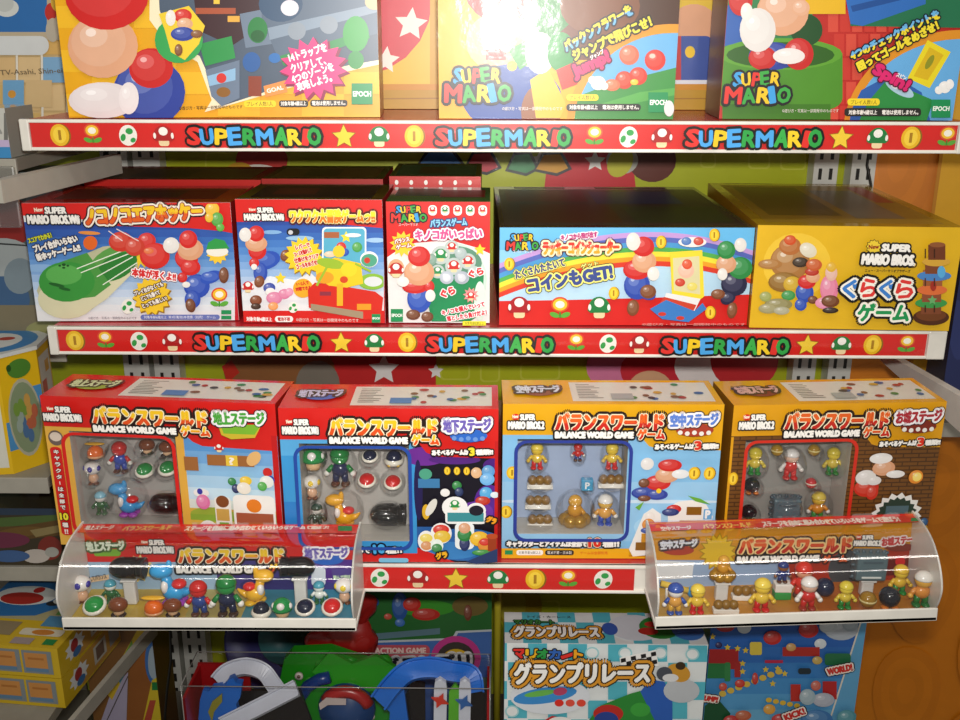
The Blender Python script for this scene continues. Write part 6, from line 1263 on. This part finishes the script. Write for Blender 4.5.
# stacked yellow cases with little windows
zt = 0.765
f0 = at(57, 649, Z=zt); f1 = at(112, 588, Z=zt); dirv = (f1-f0); yaw = math.atan2(dirv.y, dirv.x)-PI/2; Ld = 0.13
hh = (zt-at(60, 681, X=f0.x).z)
for k in range(2):
    Wc = 0.13; ux = Vector((math.cos(yaw), math.sin(yaw), 0)); o = f0-ux*Wc/2; o.z = zt-hh*(k+1)+.0003*(1-k)
    root = thing('window_case', ('yellow case with small picture windows, upper of the two at lower left', 'yellow case with small picture windows, lower of the two at lower left')[k], 'box', o, yaw, 'yellow window cases')
    mb = MB(); mb.box(-Wc/2, Wc/2, 0, Ld, 0, hh-.0006, ink('c8a820'))
    B = Art(mb, (-Wc/2, 0, 0), (1,0,0), (0,0,1), Wc, hh, uv_map(Wc, hh))
    for x in (.12, .42, .70): B.rect(x-.02, .12, x+.24, .88, '7c8488'); B.rect(x, .2, x+.2, .7, 'c08444'); B.rect(x, .7, x+.2, .82, '5c7c98'); B.rect(x+.03, .35, x+.17, .42, 'a86c30')
    S = Art(mb, (Wc/2, 0, 0), (0,1,0), (0,0,1), Ld, hh, uv_map(Ld, hh))
    S.rect(.3, .05, 1, .95, 'b88838'); S.burst(.26, .5, .17, .12, 9, 'd8dcdc', sy=2.2); S.ell(.25, .45, .06, .2, '9c3030'); S.ell(.28, .72, .07, .14, '3c6ca0'); S.rect(.52, .2, .74, .8, 'b8b4a8'); S.rect(.56, .28, .70, .72, '6c5444'); S.rect(.8, .2, .98, .8, '8c8c90')
    T2 = Art(mb, (-Wc/2, 0, hh-.0006), (1,0,0), (0,1,0), Wc, Ld, uv_map(Wc, Ld))
    if k == 0:
        T2.rect(0, .0, 1, .62, 'a8a078'); T2.poly([(.0,.0),(.55,.0),(.75,.35),(.55,.55),(.2,.6),(0,.6)], '2c68a0'); T2.ell(.3, .25, .28, .16, 'd0d4d0'); T2.ell(.28, .3, .2, .1, 'a83028'); T2.ell(.36, .15, .05, .05, 'b02c28'); T2.ell(.6, .35, .06, .04, '2c2c2c'); T2.ell(.68, .3, .1, .06, 'c8ccc8')
        T2.rect(.72, .38, .98, .52, '5c8c48'); T2.rect(.68, .54, .98, .7, '4c84a8'); T2.rect(.75, .42, .85, .48, 'a84c34'); T2.rect(.0, .66, .5, .86, '8c7c5c'); T2.rrect(.56, .74, .94, .84, .03, 'd0c8b0'); T2.ell(.76, .79, .1, .04, 'c07828'); T2.rect(.56, .88, .74, .97, '9c8c88'); T2.rect(.84, .88, .94, .96, '1c7c3c')
    mb.build('printed_carton', root)
# shelf edges and side plates of the neighbouring bay
def edge_plate(p, q, zt, zh, th, label):
    a, b = at(*p, Z=zt), at(*q, Z=zt); d = (b-a); nrm = Vector((-d.y, d.x, 0)).normalized()*th
    mb = MB(); mb.prism([a, b, b-Vector((0,0,zh)), a-Vector((0,0,zh))], nrm, mat('a8a498', 0.45)); o = mb.build('shelf_edge'); tag(o, label, 'shelf edge', 'shelf edges of the neighbouring bay')
edge_plate((112,154), (-10,180), 1.270, 0.020, 0.010, 'pale steel shelf edge running forward at upper left, under the tile-patterned box')
edge_plate((152,622), (66,722), 0.700, 0.017, 0.006, 'pale steel shelf edge running forward at lower left, beside the yellow cases')
# price holder hanging from that edge
mb = MB(); p = at(6, 196, Y=-0.02); mb.rbox(p.x-.012, p.x+.012, -0.022, -0.018, p.z-.03, p.z+.028, .002, clear('frosted_plastic', .3, .15, .4, tint=(.8,.8,.78))); o = mb.build('price_holder'); tag(o, 'frosted plastic price holder under the upper left shelf edge', 'price holder')
# boxes seen end-on behind the lower left edge
root, mb, A, T, W, H = carton('game_box', 'box with lilac, orange and blue ring print, between lower shelf edge and slotted upright', (96,735), (163,735), (96,618), Z4, 0.06, '7c5428', GL, side='5c3c1c', Y=0.10, yaw=0)
A.poly([(96,735),(112,690),(128,672),(126,735)], 'a8a0b8'); A.poly([(104,690),(140,625),(150,625),(112,700)], 'c8a828'); A.poly([(116,672),(128,650),(132,660),(120,684)], '48889c'); A.poly([(124,655),(132,640),(134,652),(126,664)], '68943c'); A.poly([(126,735),(130,668),(150,640),(152,735)], '8c5424'); A.ell(157, 660, 12, 26, '3868a8'); A.ell(154, 662, 6, 17, '98a8b4'); A.poly([(140,735),(152,680),(166,672),(166,735)], 'c8b028'); A.rect(152, 682, 160, 690, '1c7438'); A.poly([(140,735),(150,700),(156,700),(148,735)], 'a84430'); A.line(128, 676, 100, 735, 1, '4c4440')
mb.build('printed_carton', root)
mb = MB(); mb.tube([PX(x, y, .085) for (x, y) in [(168,600),(170,630),(171,660),(167,690),(165,715),(166,740)]], .0016, mat('141412', 0.4)); o = mb.build('cable'); tag(o, 'thin black cable hanging in front of the left slotted upright, lower left', 'cable')
for (xa, l) in ((868, 'thin black cable hanging before the right slotted uprights, below the top rail'), (104, 'thin black cable hanging before the left slotted uprights, below the top rail')):
    mb = MB(); mb.tube([PX(xa+dx, y, .28) for dx, y in ((0,135),(1,150),(-1,165),(3,185),(2,215))], .0018, mat('141412', 0.4)); o = mb.build('cable'); tag(o, l, 'cable')
root, mb, A, T, W, H = carton('game_box', 'dim dark blue box at the right edge, beside the yellow tower game', (938,420), (1010,420), (938,262), at(940,420,Y=.16).z, 0.05, '20264c', 'boxes of the bay at right', side='181c38', Y=0.16, yaw=0)
A.rect(945, 262, 960, 420, '28305c'); A.rect(938, 400, 1010, 420, '4c2c1c'); A.ell(958, 330, 9, 30, '303a6c')
mb.build('printed_carton', root)
for (x0, x1, y0, y1, z, l) in [(-.80,-.472,.028,.325,1.2744,'pale shelf board at upper left under the tile-patterned box'), (-.85,-.478,.095,.325,1.0610,'pale shelf board at left under the dim blue-grey box'),
        (-.85,-.472,.0,.09,.9448,'pale shelf board at left under the yellow tub'), (-.85,-.472,.045,.325,.8127,'pale shelf board at left under the dark striped box'),
        (-.85,-.478,-.10,.10,zt-2*hh-.0004,'pale shelf board at lower left under the yellow cases'), (.515,.80,.15,.20,at(940,420,Y=.16).z-.0002,'shelf board at the right edge under the dim dark blue box')]:
    r = thing('display_shelf', l, 'shelf', ((x0+x1)/2, y0, z), 0, 'shelf boards of the neighbouring bays')
    mb = MB(); mb.box(-(x1-x0)/2, (x1-x0)/2, .003, y1-y0, -.012, 0, mat('8c887c', 0.45)); mb.build('shelf_board', r)
    mb = MB(); mb.rbox(-(x1-x0)/2, (x1-x0)/2, 0, .0029, -.018, 0, .0008, mat('a09c90', 0.4)); mb.build('front_rail', r)
